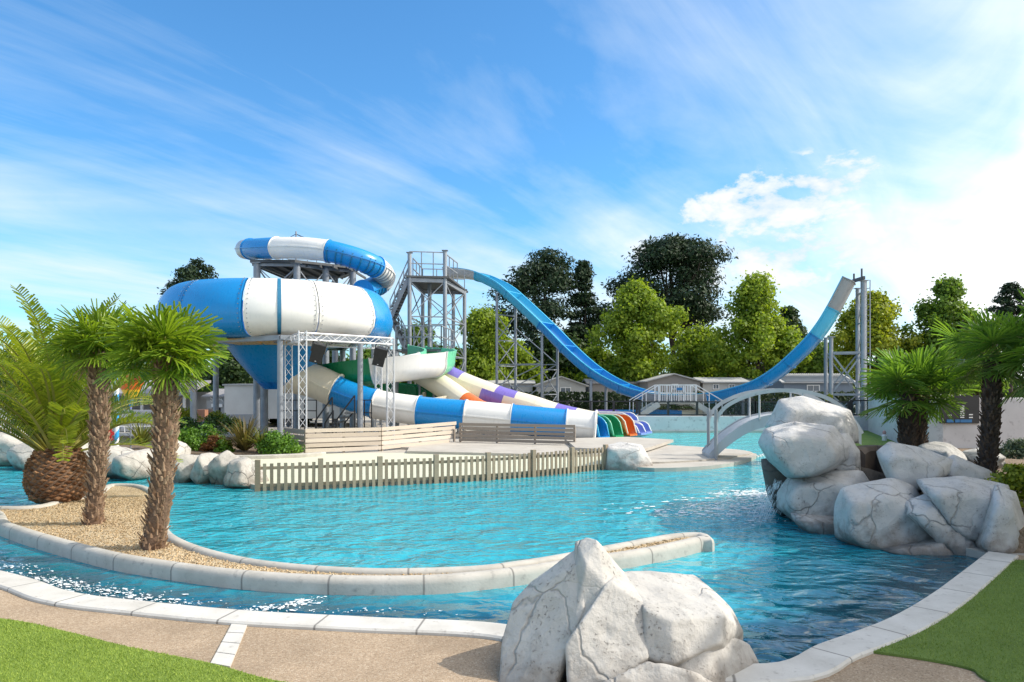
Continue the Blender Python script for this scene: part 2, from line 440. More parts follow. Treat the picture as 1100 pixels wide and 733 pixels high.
M['phormium_green'] = leaf_mat('green strap leaf', (.06, .09, .015), (.26, .26, .06), .3, .45, .4, 1)
M['hedge'] = leaf_mat('hedge leaf', (.008, .022, .008), (.03, .055, .016), .2, .6, .25, .8)
M['fabric'] = mat('grey mesh fabric', (.30, .31, .33), .8, .1, 4)
M['foam'] = mat('white foam', (.80, .84, .86), .6, .03, 3)
M['stripe_blue'] = slide_mat('stripe blue', (.03, .30, .62))
M['screen_blue'] = mat('blue panel', (.02, .16, .38), .4, .05, 2)
M['sign_white'] = mat('sign white', (.78, .77, .75), .5, .03, 3)
M['dark_void'] = mat('dark doorway', (.02, .02, .022), .8, .1, 1)
M['terracotta'] = mat('terracotta planter', (.42, .20, .12), .8, .1, 2)
M['water'] = water_mat()
def glass_mat():
    m, nt, b = new_mat('clear windbreak glass')
    tr = nt.nodes.new('ShaderNodeBsdfTransparent'); tr.inputs[0].default_value = (.80, .86, .88, 1)
    gl = N(nt, 'ShaderNodeBsdfGlossy', i_Roughness=.03)
    fr = N(nt, 'ShaderNodeFresnel', i_IOR=1.5); ms = nt.nodes.new('ShaderNodeMixShader')
    nt.links.new(fr.outputs[0], ms.inputs[0]); nt.links.new(tr.outputs[0], ms.inputs[1]); nt.links.new(gl.outputs[0], ms.inputs[2])
    nt.links.new(ms.outputs[0], nt.nodes['Material Output'].inputs['Surface']); return m
M['glass'] = glass_mat()
# ================================================================== camera, sky, sun
sc = bpy.context.scene
cam = bpy.data.cameras.new('camera'); cam_o = bpy.data.objects.new('camera', cam); C.objects.link(cam_o)
cam_o.location = (0, 0, CAM_H); cam_o.rotation_euler = (PI/2, 0, 0)
cam.lens = 36*FOC/1100; cam.shift_y = (HOR-366.5)/1100; cam.clip_end = 3000; cam.clip_start = .1
sc.camera = cam_o
SUN_EL, SUN_DIR = math.radians(41), Vector((1.0, .02, 0)).normalized()
S = SUN_DIR*math.cos(SUN_EL)+Vector((0, 0, math.sin(SUN_EL)))
sun = bpy.data.lights.new('sun', 'SUN'); sun.energy = 4.7; sun.angle = math.radians(.5); sun.color = (1, .93, .82)
sun_o = bpy.data.objects.new('sun', sun); C.objects.link(sun_o); sun_o.rotation_euler = (-S).to_track_quat('-Z', 'Y').to_euler(); sun_o.location = (40, -5, 40)

def make_world():
    w = bpy.data.worlds.new('World'); sc.world = w; w.use_nodes = True
    nt = w.node_tree; L = nt.links
    bg = nt.nodes['Background']; bg.inputs['Strength'].default_value = .15
    sky = nt.nodes.new('ShaderNodeTexSky'); sky.sky_type = 'NISHITA'; sky.sun_disc = False
    sky.sun_elevation = SUN_EL; sky.sun_rotation = math.atan2(SUN_DIR.x, SUN_DIR.y)
    sky.air_density = 1.0; sky.dust_density = .6; sky.ozone_density = 2.0
    tc = nt.nodes.new('ShaderNodeTexCoord'); d = tc.outputs['Generated']
    sp = nt.nodes.new('ShaderNodeSeparateXYZ'); L.new(d, sp.inputs[0])
    x, y, z = sp.outputs
    zc = mathn(nt, 'MAXIMUM', z, .03)
    zc = mathn(nt, 'ADD', zc, .12)
    u = mathn(nt, 'DIVIDE', x, zc); v = mathn(nt, 'DIVIDE', y, zc)
    cb = nt.nodes.new('ShaderNodeCombineXYZ'); L.new(u, cb.inputs[0]); L.new(v, cb.inputs[1])
    # thin cirrus, drawn out along the wind
    mp = N(nt, 'ShaderNodeMapping', vector_type='TEXTURE'); mp.inputs['Rotation'].default_value = (0, 0, math.radians(57)); mp.inputs['Scale'].default_value = (3.4, .75, 1); L.new(cb.outputs[0], mp.inputs[0])
    n1 = tex_noise(nt, mp.outputs[0], 1.25, 9, .60, .7)
    mp2 = N(nt, 'ShaderNodeMapping', vector_type='TEXTURE'); mp2.inputs['Rotation'].default_value = (0, 0, math.radians(38)); mp2.inputs['Scale'].default_value = (1.9, 1.0, 1); mp2.inputs['Location'].default_value = (3.1, 1.7, 0); L.new(cb.outputs[0], mp2.inputs[0])
    n2 = tex_noise(nt, mp2.outputs[0], .75, 8, .56, .6)
    az = mathn(nt, 'DIVIDE', x, mathn(nt, 'MAXIMUM', y, .05))         # -0.69 .. 0.69 across the view
    cover = ramp(nt, mathn(nt, 'ADD', mathn(nt, 'MULTIPLY', az, .5), .5), [(0, .10), (.25, .04), (.45, .08), (.62, .13), (.72, .22), (.82, .52), (1, .9)]).outputs[0]
    low = ramp(nt, z, [(0, .34), (.10, .28), (.24, .08), (.36, .0)]).outputs[0]
    amt = mathn(nt, 'ADD', mathn(nt, 'ADD', cover, low), mathn(nt, 'ADD', mathn(nt, 'MULTIPLY_ADD', n1, 1.3, -.65), mathn(nt, 'MULTIPLY_ADD', n2, 1.7, -.03)))
    ci = ramp(nt, mathn(nt, 'MULTIPLY', amt, .5), [(.37, 0), (.54, .34), (.76, .94)]).outputs[0]
    # heaped clouds low over the trees on the right
    mp3 = N(nt, 'ShaderNodeMapping'); mp3.inputs['Scale'].default_value = (1, 1, 1.9); L.new(d, mp3.inputs[0])
    n3 = tex_noise(nt, mp3.outputs[0], 13, 9, .60, .15)
    def blob(px, py, rx, rz):
        q = Vector(((px-550)/FOC, 1, -(py-HOR)/FOC)).normalized()
        dx = mathn(nt, 'DIVIDE', mathn(nt, 'SUBTRACT', x, q.x), rx); dz = mathn(nt, 'DIVIDE', mathn(nt, 'SUBTRACT', z, q.z), rz)
        r = mathn(nt, 'SQRT', mathn(nt, 'ADD', mathn(nt, 'MULTIPLY', dx, dx), mathn(nt, 'MULTIPLY', dz, dz)))
        return mathn(nt, 'SUBTRACT', 1, r, clamp=True)
    bl = mathn(nt, 'MAXIMUM', mathn(nt, 'MAXIMUM', blob(825, 220, .14, .05), blob(880, 198, .10, .045)), blob(850, 272, .24, .05))
    cu = ramp(nt, mathn(nt, 'ADD', mathn(nt, 'MULTIPLY', bl, .42), mathn(nt, 'MULTIPLY_ADD', n3, 2.0, -.58)), [(.58, 0), (.70, .75), (.9, 1)]).outputs[0]
    cu = mathn(nt, 'MULTIPLY', cu, ramp(nt, bl, [(0, 0), (.22, 1)]).outputs[0])
    base = mixc(nt, 1.0, sky.outputs[0], (.58, 1.12, 1.44), 'MULTIPLY')
    glow = ramp(nt, mathn(nt, 'MULTIPLY_ADD', az, .4, .5), [(.45, (5.6, 6.3, 6.8)), (.62, (6.8, 7.2, 7.4)), (.77, (8.2, 8.3, 8.3)), (.86, (17, 16.6, 16)), (1, (12, 11.6, 11))]).outputs[0]   # clouds grow brighter towards the sun
    col = mixc(nt, ci, base, glow)
    cs = ramp(nt, n3, [(.40, (4.9, 5.5, 6.2)), (.60, (6.5, 6.6, 6.6))]).outputs[0]
    col = mixc(nt, cu, col, cs)
    L.new(col, bg.inputs['Color'])
make_world()
sc.view_settings.view_transform = 'Standard'; sc.view_settings.look = 'None'; sc.view_settings.exposure = 0.1; sc.view_settings.gamma = 1
sc.view_settings.use_curve_mapping = False
sc.cycles.use_denoising = True
sc.cycles.max_bounces = 8; sc.cycles.transparent_max_bounces = 16
sc.cycles.caustics_reflective = False; sc.cycles.caustics_refractive = False
sc.cycles.sample_clamp_indirect = 6

# ================================================================== ground, pool, kerbs
WZ = -.12
near_kerb = [Vector((-30, 21, 0)), Vector((-18, 15.8, 0)), Vector((-12.5, 13.2, 0)), G(0, 617), G(76, 640), G(160, 651), G(269, 661), G(400, 668), G(545, 676)]
near_kerb += [Vector((1.0, 7.15, 0)), G(821, 719), G(882, 697), G(952, 671), G(998, 645), G(1036, 617), G(1064, 595)]
near_edge = cr(near_kerb, 10)
right_edge = [Vector(p) for p in ((7.1, 12.6, 0), (6.7, 14.2, 0), (6.6, 16, 0), (7.4, 18.5, 0), (9.2, 23, 0), (12.5, 30, 0), (15.2, 36.5, 0), (16.8, 43.4, 0))]
back = [Vector((6.4, 43.4, 0)), Vector((5.6, 40, 0)), Vector((5.2, 36.2, 0)), Vector((6.7, 33.6, 0)), Vector((7.6, 31.8, 0)), Vector((8.9, 29.9, 0)), Vector((9.4, 28.6, 0))]
pen = [G(800, 494), G(775, 499), G(740, 502), G(703, 503)]
fence_line = [G(651, 504, WZ), G(585, 511, WZ), G(509, 517, WZ), G(400, 522.5, WZ), G(340, 525.5, WZ), G(277, 527.5, WZ)]
for p in fence_line: p.z = 0
fence_in = [p+Vector((0, .10, 0)) for p in cr(fence_line, 4)]
leftside = [Vector(p) for p in ((-8.4, 21.3, 0), (-10.4, 22.2, 0), (-12.6, 23.0, 0), (-16.5, 25.8, 0), (-19, 26.6, 0), (-26, 27.5, 0), (-30, 27, 0))]
pool = near_edge+right_edge+cr(back+pen, 3)+fence_in+leftside
mb = MB()
mb.sheet([(-700, -60), (700, -60), (700, 900), (-700, 900)], 0, [pool])
n = len(pool)
mb.add([(p.x, p.y, 0) for p in pool]+[(p.x, p.y, -1.0) for p in pool], [(i, (i+1) % n, n+(i+1) % n, n+i) for i in range(n)])
struct(mb.build('ground', M['concrete'], base=False, flip=False))
mb = MB(); mb.sheet(pool, -1.0); struct(mb.build('pool_floor', M['kerb_white'], base=False))

# planter island between the channel and the pool
front = [Vector((-30, 19.0, 0)), Vector((-20, 16.4, 0))]+[G(px, py, WZ) for px, py in ((-60, 552), (0, 576), (40, 590), (109, 610), (167, 621), (236, 631), (313, 637.5), (400, 640), (480, 638), (560, 629), (620, 619), (683, 609), (729, 599.5), (757, 592))]
rear = [G(px, py, .1) for px, py in ((769, 579), (760, 572.5), (740, 571), (713, 573.5), (657, 583.5), (598, 594.5), (549, 602), (500, 607), (400, 609), (300, 602.5), (240, 592), (200, 579), (182, 566), (181, 553), (180, 541), (171, 528), (150, 520), (115, 520), (98, 529), (60, 537), (0, 543))]
rear += [Vector((-17, 17.4, 0)), Vector((-30, 20.2, 0))]
for p in front+rear: p.z = 0
isl = cr(front, 6)+cr(rear, 6)
area = sum(a.x*b.y-b.x*a.y for a, b in zip(isl, isl[1:]+isl[:1]))
if area < 0: isl.reverse()
def offset_loop(loop, dist):
    out = []; n = len(loop)
    for i in range(n):
        a, b, c = loop[i-1], loop[i], loop[(i+1) % n]
        t = ((b-a).normalized()+(c-b).normalized())
        t = t.normalized() if t.length > 1e-6 else (c-b).normalized()
        out.append(b+Vector((-t.y, t.x, 0))*dist)
    return out
ds = resample(isl+[isl[0]], .16)
KW = .21
kz = [(0, WZ-.3), (0.0, .01), (.015, .06), (.05, .095), (.09, .105), (.15, .105), (.19, .09), (KW, .06), (KW, -.05)]
n = len(ds); rings = [(offset_loop(ds, a), z) for a, z in kz]
mb = MB(); k = len(kz)
joint = 0
V = []; F = []
for i in range(n):
    for (lp, z) in rings: V.append((lp[i].x, lp[i].y, z))
for i in range(n):
    i2 = (i+1) % n
    for j in range(k-1): F.append((i*k+j, i2*k+j, i2*k+j+1, i*k+j+1))
mb.add(V, F)
def kerb_joint_mat(src, name, step):
    """kerb stones: dark mortar joints every STEP metres, measured along the kerb in an attribute"""
    m = M[src].copy(); m.name = name; nt = m.node_tree; b = nt.nodes['Principled BSDF']
    at = N(nt, 'ShaderNodeAttribute', attribute_name='along')
    fr = mathn(nt, 'FRACT', mathn(nt, 'DIVIDE', at.outputs['Fac'], step))
    j = ramp(nt, mathn(nt, 'ABSOLUTE', mathn(nt, 'SUBTRACT', fr, .5)), [(.485, 0), (.494, 1)]).outputs[0]
    old = b.inputs['Base Color'].links[0].from_socket
    nt.links.new(mixc(nt, j, old, (.20, .19, .175)), b.inputs['Base Color']); return m
M['kerb_j'] = kerb_joint_mat('kerb', 'island kerb stones', 1.25)
M['coping_j'] = kerb_joint_mat('kerb_white', 'coping stones', 1.1)
def set_along(o, vals):
    a = o.data.attributes.new('along', 'FLOAT', 'POINT'); a.data.foreach_set('value', vals)
o = struct(mb.build('kerb', M['kerb_j'], base=False, smooth=50, flip=False))
al = []; acc = 0
for i in range(n):
    if i: acc += (ds[i]-ds[i-1]).length
    al += [acc]*k
set_along(o, al)
inner = offset_loop(ds, KW-.01)
mb = MB(); mb.sheet(inner, .045)
struct(mb.build('gravel_bed', M['gravel'], base=False, flip=False))
# loose stones lying on the gravel
random.seed(5)
def inside(p, poly):
    c = False; n = len(poly)
    for i in range(n):
        a, b = poly[i], poly[i-1]
        if (a.y > p[1]) != (b.y > p[1]) and p[0] < (b.x-a.x)*(p[1]-a.y)/(b.y-a.y)+a.x: c = not c
    return c
mb = MB(); cnt = 0
while cnt < 5200:
    q = (random.uniform(-12, 3), random.uniform(8.7, 17.2))
    if not inside(q, inner): continue
    r = random.uniform(.008, .02); a = random.random()*6
    vs = [(q[0]+r*math.cos(a+t)*random.uniform(.7, 1.2), q[1]+r*math.sin(a+t)*random.uniform(.7, 1.2), .045+(0 if kk == 0 else r*.9)) for kk in (0, 1) for t in (0, 1.6, 3.1, 4.7)]
    mb.add(vs, [(4, 5, 6, 7), (0, 1, 5, 4), (1, 2, 6, 5), (2, 3, 7, 6), (3, 0, 4, 7)]); cnt += 1
stones = stuff(mb.build('loose_gravel', M['gravel'], base=False, flip=False))

# coping along the near edge (stone slabs, real step)
def strip(name, path, w0, w1, z0, z1, m, step=.15, bev=.02):
    pth = resample(path, step)
    fr = frames(pth)
    prof = [(w0, z0), (w0, z1-bev), (w0+bev*(1 if w1 > w0 else -1), z1), (w1-bev*(1 if w1 > w0 else -1), z1), (w1, z1-bev), (w1, z0)]
    mb = MB(); mb.loft(fr, prof); o = mb.build(name, m, base=False, flip=True)
    al = []; acc = 0
    for i in range(len(fr)):
        if i: acc += (fr[i][0]-fr[i-1][0]).length
        al += [acc]*len(prof)
    if 'along' in m.name or m in (M['kerb_j'], M['coping_j']): set_along(o, al)
    return struct(o)
for p in near_edge: p.z = 0
strip('pool_coping', near_edge, -.03, .38, WZ-.25, .05, M['coping_j'])

# turf lawns, pebble path, paver strip
path_poly = [(-40, -8), (14, -8), (14, 9.5)]+[(p.x, p.y) for p in reversed(near_edge)]
mb = MB(); mb.sheet([Vector((x, y, 0)) for x, y in path_poly], .004); struct(mb.build('pebble_path', M['pebble_path'], base=False, flip=False))
lawn_edge = cr([Vector((-30, 15, 0)), Vector((-15, 10.6, 0)), Vector((-10.5, 9.5, 0)), Vector((-7.8, 8.82, 0)), G(0, 667), G(70, 681), G(138, 698), G(227, 716), G(298, 735), Vector((-.9, 6.1, 0)), Vector((0, 5.2, 0))], 8)
mb = MB(); mb.prism([(p.x, p.y) for p in lawn_edge]+[(0, -8), (-40, -8), (-40, 15)], .006, .03, bottom=False)
struct(mb.build('lawn', M['turf'], base=False))
e2 = cr([G(1077, 604), G(1050, 634), G(1013, 657), G(966, 682), G(925, 701)], 6)
e3 = cr([G(925, 701), G(995, 711), G(1042, 721), G(1056, 731), Vector((4.2, 5.9, 0)), Vector((4.0, 4.5, 0))], 6)
mb = MB(); mb.prism([(p.x, p.y) for p in e2+e3[1:]]+[(4, -8), (30, -8), (30, 11.2)], .006, .03, bottom=False)
struct(mb.build('lawn', M['turf_shaded'], base=False))
a, b_, c_, d_ = G(249, 672), G(266, 672), G(247, 719), G(226, 715)
mb = MB()
for i in range(4):
    t0, t1 = i/4+.008, (i+1)/4-.008
    q = [a.lerp(d_, t0), b_.lerp(c_, t0), b_.lerp(c_, t1), a.lerp(d_, t1)]
    mb.prism([(p.x, p.y) for p in q], .002, .022)
struct(mb.build('paver_strip', M['kerb_white'], base=False))
# gravel strip and bank under the palms on the right
mb = MB(); mb.prism([(7.6, 11.6), (30, 11.4), (30, 27), (15.2, 27), (12.5, 24), (9.6, 20), (7.9, 17), (7.3, 14)], -.05, .35)
struct(mb.build('planted_bank', M['soil'], base=False))
mb = MB(); mb.prism([(15.5, 27.2), (21, 43.2), (17.1, 43.2), (15.6, 36.4), (13.0, 30), (10.5, 24.5), (14.8, 24.5)], .006, .03, bottom=False)
struct(mb.build('lawn', M['turf_shaded'], base=False))

# splash pad behind the fence, raised deck, planting bed, lounger terrace
sp_poly = [(p.x, p.y) for p in fence_in]+[(-8.0, 21.8), (-9.8, 24.5), (-9.5, 28.3), (-4, 29.0), (0, 29.4), (3.3, 28), (4.2, 25.5)]
mb = MB(); mb.sheet([Vector((x, y, 0)) for x, y in sp_poly], .006); struct(mb.build('splash_pad', M['splash'], base=False, flip=False))
dk = cr([G(437, 487.5), G(500, 489), G(560, 490.5), G(615, 491.5), G(655, 490)], 6)
mb = MB(); mb.prism([(p.x, p.y) for p in dk]+[(4.8, 31), (4.6, 36), (-9, 37), (-9, 33), (-4.2, 30.4)], .0, .10, bottom=False); struct(mb.build('raised_deck', M['concrete'], base=False))
mb = MB(); mb.prism([(p.x, p.y) for p in [G(618, 487), G(655, 489), G(690, 489), G(700, 486)]]+[(7.2, 33.2), (5.4, 35), (2.4, 34)], .10, .22, bottom=False); struct(mb.build('raised_deck', M['concrete'], base=False))
bed = [G(150, 491), G(200, 490), G(260, 490.5), G(310, 489.5), G(326, 486)]
mb = MB(); mb.prism([(p.x, p.y) for p in bed]+[(-9.3, 36), (-22, 38), (-21, 30)], .0, .10, bottom=False); struct(mb.build('planting_bed', M['soil'], base=False))
e = cr([G(120, 495), G(160, 493.5), G(220, 493), G(270, 493), G(326, 491), G(345, 489)], 5)
strip('kerb', e, 0, .3, -.01, .14, M['kerb'])

# the water sheet: one surface over the whole pool; bed tone (dark lined channel, dark front right with shade mixed in) as an attribute
xs = np.linspace(-30.5, 18, 200); ys = np.linspace(6, 44, 170)
XX, YY = np.meshgrid(xs, ys)
Vw = np.stack([XX.ravel(), YY.ravel(), np.full(XX.size, WZ)], 1)
nx, ny = len(xs), len(ys)
I = np.arange(nx*ny).reshape(ny, nx)
Fw = np.stack([I[:-1, :-1].ravel(), I[:-1, 1:].ravel(), I[1:, 1:].ravel(), I[1:, :-1].ravel()], 1)
# keep only the cells over the pool (with a margin under the copings)
pool_pts = [Vector((p.x, p.y, 0)) for p in pool]
cx = (Vw[Fw][:, :, 0]).mean(1); cy = (Vw[Fw][:, :, 1]).mean(1)
keep = np.zeros(len(Fw), bool)
px_ = np.array([p.x for p in pool_pts]); py_ = np.array([p.y for p in pool_pts])
def in_poly(x, y, ax, ay):
    c = np.zeros(len(x), bool); j = len(ax)-1
    for i in range(len(ax)):
        cond = (ay[i] > y) != (ay[j] > y)
        with np.errstate(divide='ignore', invalid='ignore'):
            xi = (ax[j]-ax[i])*(y-ay[i])/(ay[j]-ay[i]+1e-12)+ax[i]
        c ^= cond & (x < xi); j = i
    return c
for ox in (-.3, 0, .3):
    for oy in (-.3, 0, .3): keep |= in_poly(cx+ox, cy+oy, px_, py_)
wo = mesh_np('pool_water', Vw, Fw[keep], M['water'], base=False, smooth=True)
struct(wo)
def seg_dist(x, y, line):
    best = np.full(x.shape, 1e9)
    for a, b in zip(line, line[1:]):
        dx, dy = b.x-a.x, b.y-a.y; L2 = dx*dx+dy*dy+1e-9
        t = np.clip(((x-a.x)*dx+(y-a.y)*dy)/L2, 0, 1)
        best = np.minimum(best, np.hypot(x-a.x-t*dx, y-a.y-t*dy))
    return best
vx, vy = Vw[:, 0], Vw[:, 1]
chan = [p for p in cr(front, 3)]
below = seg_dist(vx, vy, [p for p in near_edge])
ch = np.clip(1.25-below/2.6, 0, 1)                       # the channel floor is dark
bed_shade_r = np.clip((vx-2.0)/2.2, 0, 1)*np.clip((17.5-vy)/3.5, 0, 1)  # front right darkened: darker bed, with tree shade put into the colour
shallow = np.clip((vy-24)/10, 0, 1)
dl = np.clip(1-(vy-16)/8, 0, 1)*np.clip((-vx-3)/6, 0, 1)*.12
dep = np.clip(np.maximum(np.maximum(ch*.95, bed_shade_r*.60), .30+dl)-shallow*.22, 0, 1)
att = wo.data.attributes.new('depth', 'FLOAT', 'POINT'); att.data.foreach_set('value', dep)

# foam on the channel where the jets push, and by the small waterfall
rng = random.Random(3)
def foam_patch(mb, c, sx, sy, ang, n, rmax=.05):
    for _ in range(n):
        x, y = rng.gauss(0, sx), rng.gauss(0, sy)
        x, y = c.x+x*math.cos(ang)-y*math.sin(ang), c.y+x*math.sin(ang)+y*math.cos(ang)
        r = rng.uniform(.006, rmax)*rng.random(); a0 = rng.random()*6
        k = 7; e = rng.uniform(1, 2.6)
        pts = []
        for i in range(k):
            t = 2*PI*i/k; rr = r*rng.uniform(.6, 1.2)
            a, b = rr*math.cos(t)*e, rr*math.sin(t)
            th = ang+rng.uniform(-.2, .2)
            pts.append((x+a*math.cos(th)-b*math.sin(th), y+a*math.sin(th)+b*math.cos(th), WZ+.012+rng.random()*.01))
        mb.add(pts, [tuple(range(k))])
mb = MB()
for px, py, sx, sy, an, n in ((62, 626, .55, .09, -.45, 200), (100, 633, .6, .12, -.4, 190), (140, 642, .5, .10, -.3, 120), (300, 653, .26, .06, .4, 120), (322, 647, .15, .045, .6, 70), (200, 649, .6, .10, -.2, 70), (380, 658, .6, .07, -.05, 60), (20, 609, .5, .10, -.5, 70)):
    foam_patch(mb, G(px, py, WZ), sx, sy, an, n, .028)
for px, py, sx, sy, an, n in ((822, 532, .5, .5, .2, 900), (800, 545, .9, .7, .1, 700), (770, 552, 1.0, .4, 0, 260)):
    foam_patch(mb, G(px, py, WZ), sx, sy, an, n, .06)
stuff(mb.build('water_foam', M['foam'], base=False))

# short fibres of the artificial turf near the camera
def fibres(poly, n, seed, m, ymax):
    rg = np.random.default_rng(seed); ax = np.array([p[0] for p in poly]); ay = np.array([p[1] for p in poly])
    q = np.stack([rg.uniform(ax.min(), ax.max(), n*3), rg.uniform(max(5.6, ay.min()), min(ymax, ay.max()), n*3)], 1)
    q = q[in_poly(q[:, 0], q[:, 1], ax, ay)][:n]; k = len(q)
    a = rg.random(k)*2*PI; w = .0045; h = .018*(.6+.8*rg.random(k)); ln = rg.normal(size=(k, 2))*.008
    b = np.stack([q[:, 0], q[:, 1], np.full(k, .029)], 1); d = np.stack([np.cos(a)*w, np.sin(a)*w, np.zeros(k)], 1)
    t = b+np.stack([ln[:, 0], ln[:, 1], h], 1)
    V = np.stack([b-d, b+d, t], 1).reshape(-1, 3)
    stuff(mesh_np('turf_fibres', V, np.arange(k*3).reshape(k, 3), m, base=False))
M['fibre'] = leaf_mat('bright turf fibre', (.16, .25, .035), (.37, .46, .10), .2, .7, .2, 1)
M['fibre_shaded'] = leaf_mat('shaded turf fibre', (.13, .21, .045), (.30, .38, .11), .2, .7, .2, 1)  # fibres darkened to go with the shade in the lawn colour
fibres([(-8.5, 5), (-8.5, 9.5)]+[(p.x, p.y) for p in lawn_edge if p.x > -8.6], 70000, 1, M['fibre'], 9.6)
fibres([(p.x, p.y) for p in e2+e3[1:]]+[(4, 5), (9, 5), (9, 11.2)], 60000, 2, M['fibre_shaded'], 11.2)
# ================================================================== rocks
def ico(sub):
    b = bmesh.new(); bmesh.ops.create_icosphere(b, subdivisions=sub, radius=1)
    V = np.array([v.co for v in b.verts]); F = np.array([[v.index for v in f.verts] for f in b.faces]); b.free()
    return V, F
ICO = {k: ico(k) for k in (3, 4, 5, 6)}
def rock_shape(planes, sub, p, seed, amp, axes=None, axes_scale=1.0):
    """star-shaped stone: the rounded intersection of half spaces (unit normal, distance), then roughened"""
    V, F = ICO[sub]
    Nn = np.array([q[0] for q in planes]); D = np.array([q[1] for q in planes])
    dots = np.maximum(V @ Nn.T, 0)/D
    r = (dots**p).sum(1)**(-1/p)
    X = V*r[:, None]
    if amp:
        off = Vector((seed*7.3, seed*3.1, seed*1.7))
        disp = np.array([noise.fractal(Vector(x)*1.5+off, 1.0, 2.0, 3)*1.0+noise.noise(Vector(x)*5+off)*.35 for x in X])
        X = X+V*(disp*amp)[:, None]
    return X, F
def boulder(center, half, seed, rz=0, tilt=0, yaw=0, sub=4, p=23, amp=.035, nplanes=16, extra=()):
    r = random.Random(seed); pl = []
    for i in range(nplanes):
        z = 1-2*(i+.5)/nplanes; a = i*2.39996+seed
        v = Vector((math.cos(a)*math.sqrt(1-z*z), math.sin(a)*math.sqrt(1-z*z), z))+Vector((r.gauss(0, .25), r.gauss(0, .25), r.gauss(0, .25)))
        pl.append((v.normalized(), r.uniform(.72, 1.0)))
    for (v, d) in extra: pl.append((Vector(v).normalized(), d))
    X, F = rock_shape(pl, sub, p, seed, amp/max(half)*1.0)
    X = X*np.array(half)
    R = np.array((Matrix.Rotation(tilt, 3, 'Y') @ Matrix.Rotation(yaw, 3, 'Z')))
    return X @ R.T+np.array(center), F
def hull_chunk(pts, seed, sub=5, p=24, amp=.02):
    b = bmesh.new()
    for q in pts: b.verts.new(q)
    g = bmesh.ops.convex_hull(b, input=b.verts)
    bmesh.ops.delete(b, geom=[v for v in b.verts if not v.link_faces], context='VERTS')
    b.normal_update()
    c = sum((v.co for v in b.verts), Vector())/len(b.verts)
    pl = []
    for f in b.faces:
        n = f.normal.copy(); d = n.dot(f.verts[0].co-c)
        if d < 0: n, d = -n, -d
        hit = [i for i, q in enumerate(pl) if (n-q[0]).length < .06]
        if hit: pl[hit[0]] = (pl[hit[0]][0], min(pl[hit[0]][1], max(d, .03)))
        else: pl.append((n, max(d, .03)))
    b.free()
    X, F = rock_shape(pl, sub, p, seed, amp)
    return X*1.045+np.array(c), F
def join(parts):
    V = []; F = []; n = 0
    for X, f in parts: V.append(X); F.append(f+n); n += len(X)
    return np.concatenate(V), np.concatenate(F)
def rock(name, parts, m, label, group=None):
    V, F = join(parts)
    o = mesh_np(name, V, F, m, smooth=True); tag(o, label, 'rock', group); return o

def PP(l): return [P(*q) for q in l]
fg = [
 PP([(536, 740, 6.5), (540, 690, 6.75), (553, 648, 6.95), (571, 627, 7.1), (606, 606, 7.0), (621, 590, 7.0), (630, 604, 6.8), (627, 655, 6.55), (604, 703, 6.4), (585, 770, 6.3), (540, 790, 6.4), (565, 690, 7.8), (610, 640, 7.7), (610, 780, 7.8)]),
 PP([(618, 584, 7.0), (628, 579, 7.0), (642, 583, 6.9), (655, 602, 7.0), (671, 615, 7.2), (668, 622, 6.9), (650, 628, 6.62), (630, 607, 6.72), (626, 655, 6.6), (610, 700, 6.45), (640, 660, 6.55), (640, 620, 7.7), (670, 640, 7.7), (640, 720, 7.5)]),
 PP([(655, 626, 6.62), (669, 618, 7.1), (694, 655, 6.58), (693, 706, 6.35), (658, 730, 6.22), (612, 738, 6.2), (608, 694, 6.32), (634, 655, 6.46), (690, 640, 7.6), (640, 640, 7.6), (620, 780, 7.4), (690, 780, 7.4)]),
 PP([(668, 617, 7.2), (700, 616, 7.5), (745, 619, 7.6), (762, 632, 7.45), (785, 655, 7.2), (797, 678, 7.1), (773, 690, 6.5), (776, 662, 6.6), (722, 667, 6.42), (696, 656, 6.5), (696, 704, 6.4), (724, 713, 6.32), (790, 720, 7.4), (700, 760, 7.4), (760, 640, 7.9)]),
 PP([(757, 690, 6.5), (780, 684, 6.75), (803, 694, 6.95), (824, 735, 6.9), (835, 790, 7.0), (770, 760, 6.3), (722, 718, 6.38), (800, 700, 7.6), (740, 780, 7.6)]),
 PP([(694, 711, 6.22), (740, 720, 6.2), (768, 735, 6.25), (640, 736, 6.1), (600, 790, 6.0), (790, 790, 6.1), (700, 780, 7.2)]),
]
rock('foreground_rock', [hull_chunk(c, 11+i, 6 if i < 4 else 5, 110, .020) for i, c in enumerate(fg)], M['rock_white'], 'large white angular rock with deep cracks standing on the near pool edge')

# rock formation at the right bank: boulders resting on each other
def B(px, py, d, wpx, hpx, depth, seed, tilt=0, yaw=0, **kw):
    c = P(px, py, d); return boulder(c, (wpx/2*d/FOC*1.08, depth/2, hpx/2*d/FOC*1.08), seed, tilt=math.radians(tilt), yaw=yaw, **kw)
RG = 'pale boulders of the right bank'
def outline_chunk(px, df, dm, db, seed, inner=.68, drop=.09, sub=5, p=64, amp=.022):
    """a stone with its own front ridge, waist and back: its outline as it stands there, given real thickness"""
    cx = sum(q[0] for q in px)/len(px); cy = sum(q[1] for q in px)/len(px)
    px = [(cx+(x-cx)*1.10, cy+(y-cy)*1.10) for x, y in px]; h = max(q[1] for q in px)-min(q[1] for q in px)
    pts = [P(x, y, dm) for x, y in px]+[P(cx+(x-cx)*inner, cy+(y-cy)*inner+drop*h, df) for x, y in px]
    pts += [P(cx+(x-cx)*.88, cy+(y-cy)*.88, db) for x, y in px]
    return hull_chunk(pts, seed, sub, p, amp)
A1 = [(828, 460), (841, 432), (863, 428.5), (909, 442), (917, 461), (917, 474), (890, 470), (850, 466)]
A2 = [(820, 477), (826, 463), (854, 457), (892, 461), (906, 478), (906, 492), (895, 501), (873, 511), (849, 511), (830, 494)]
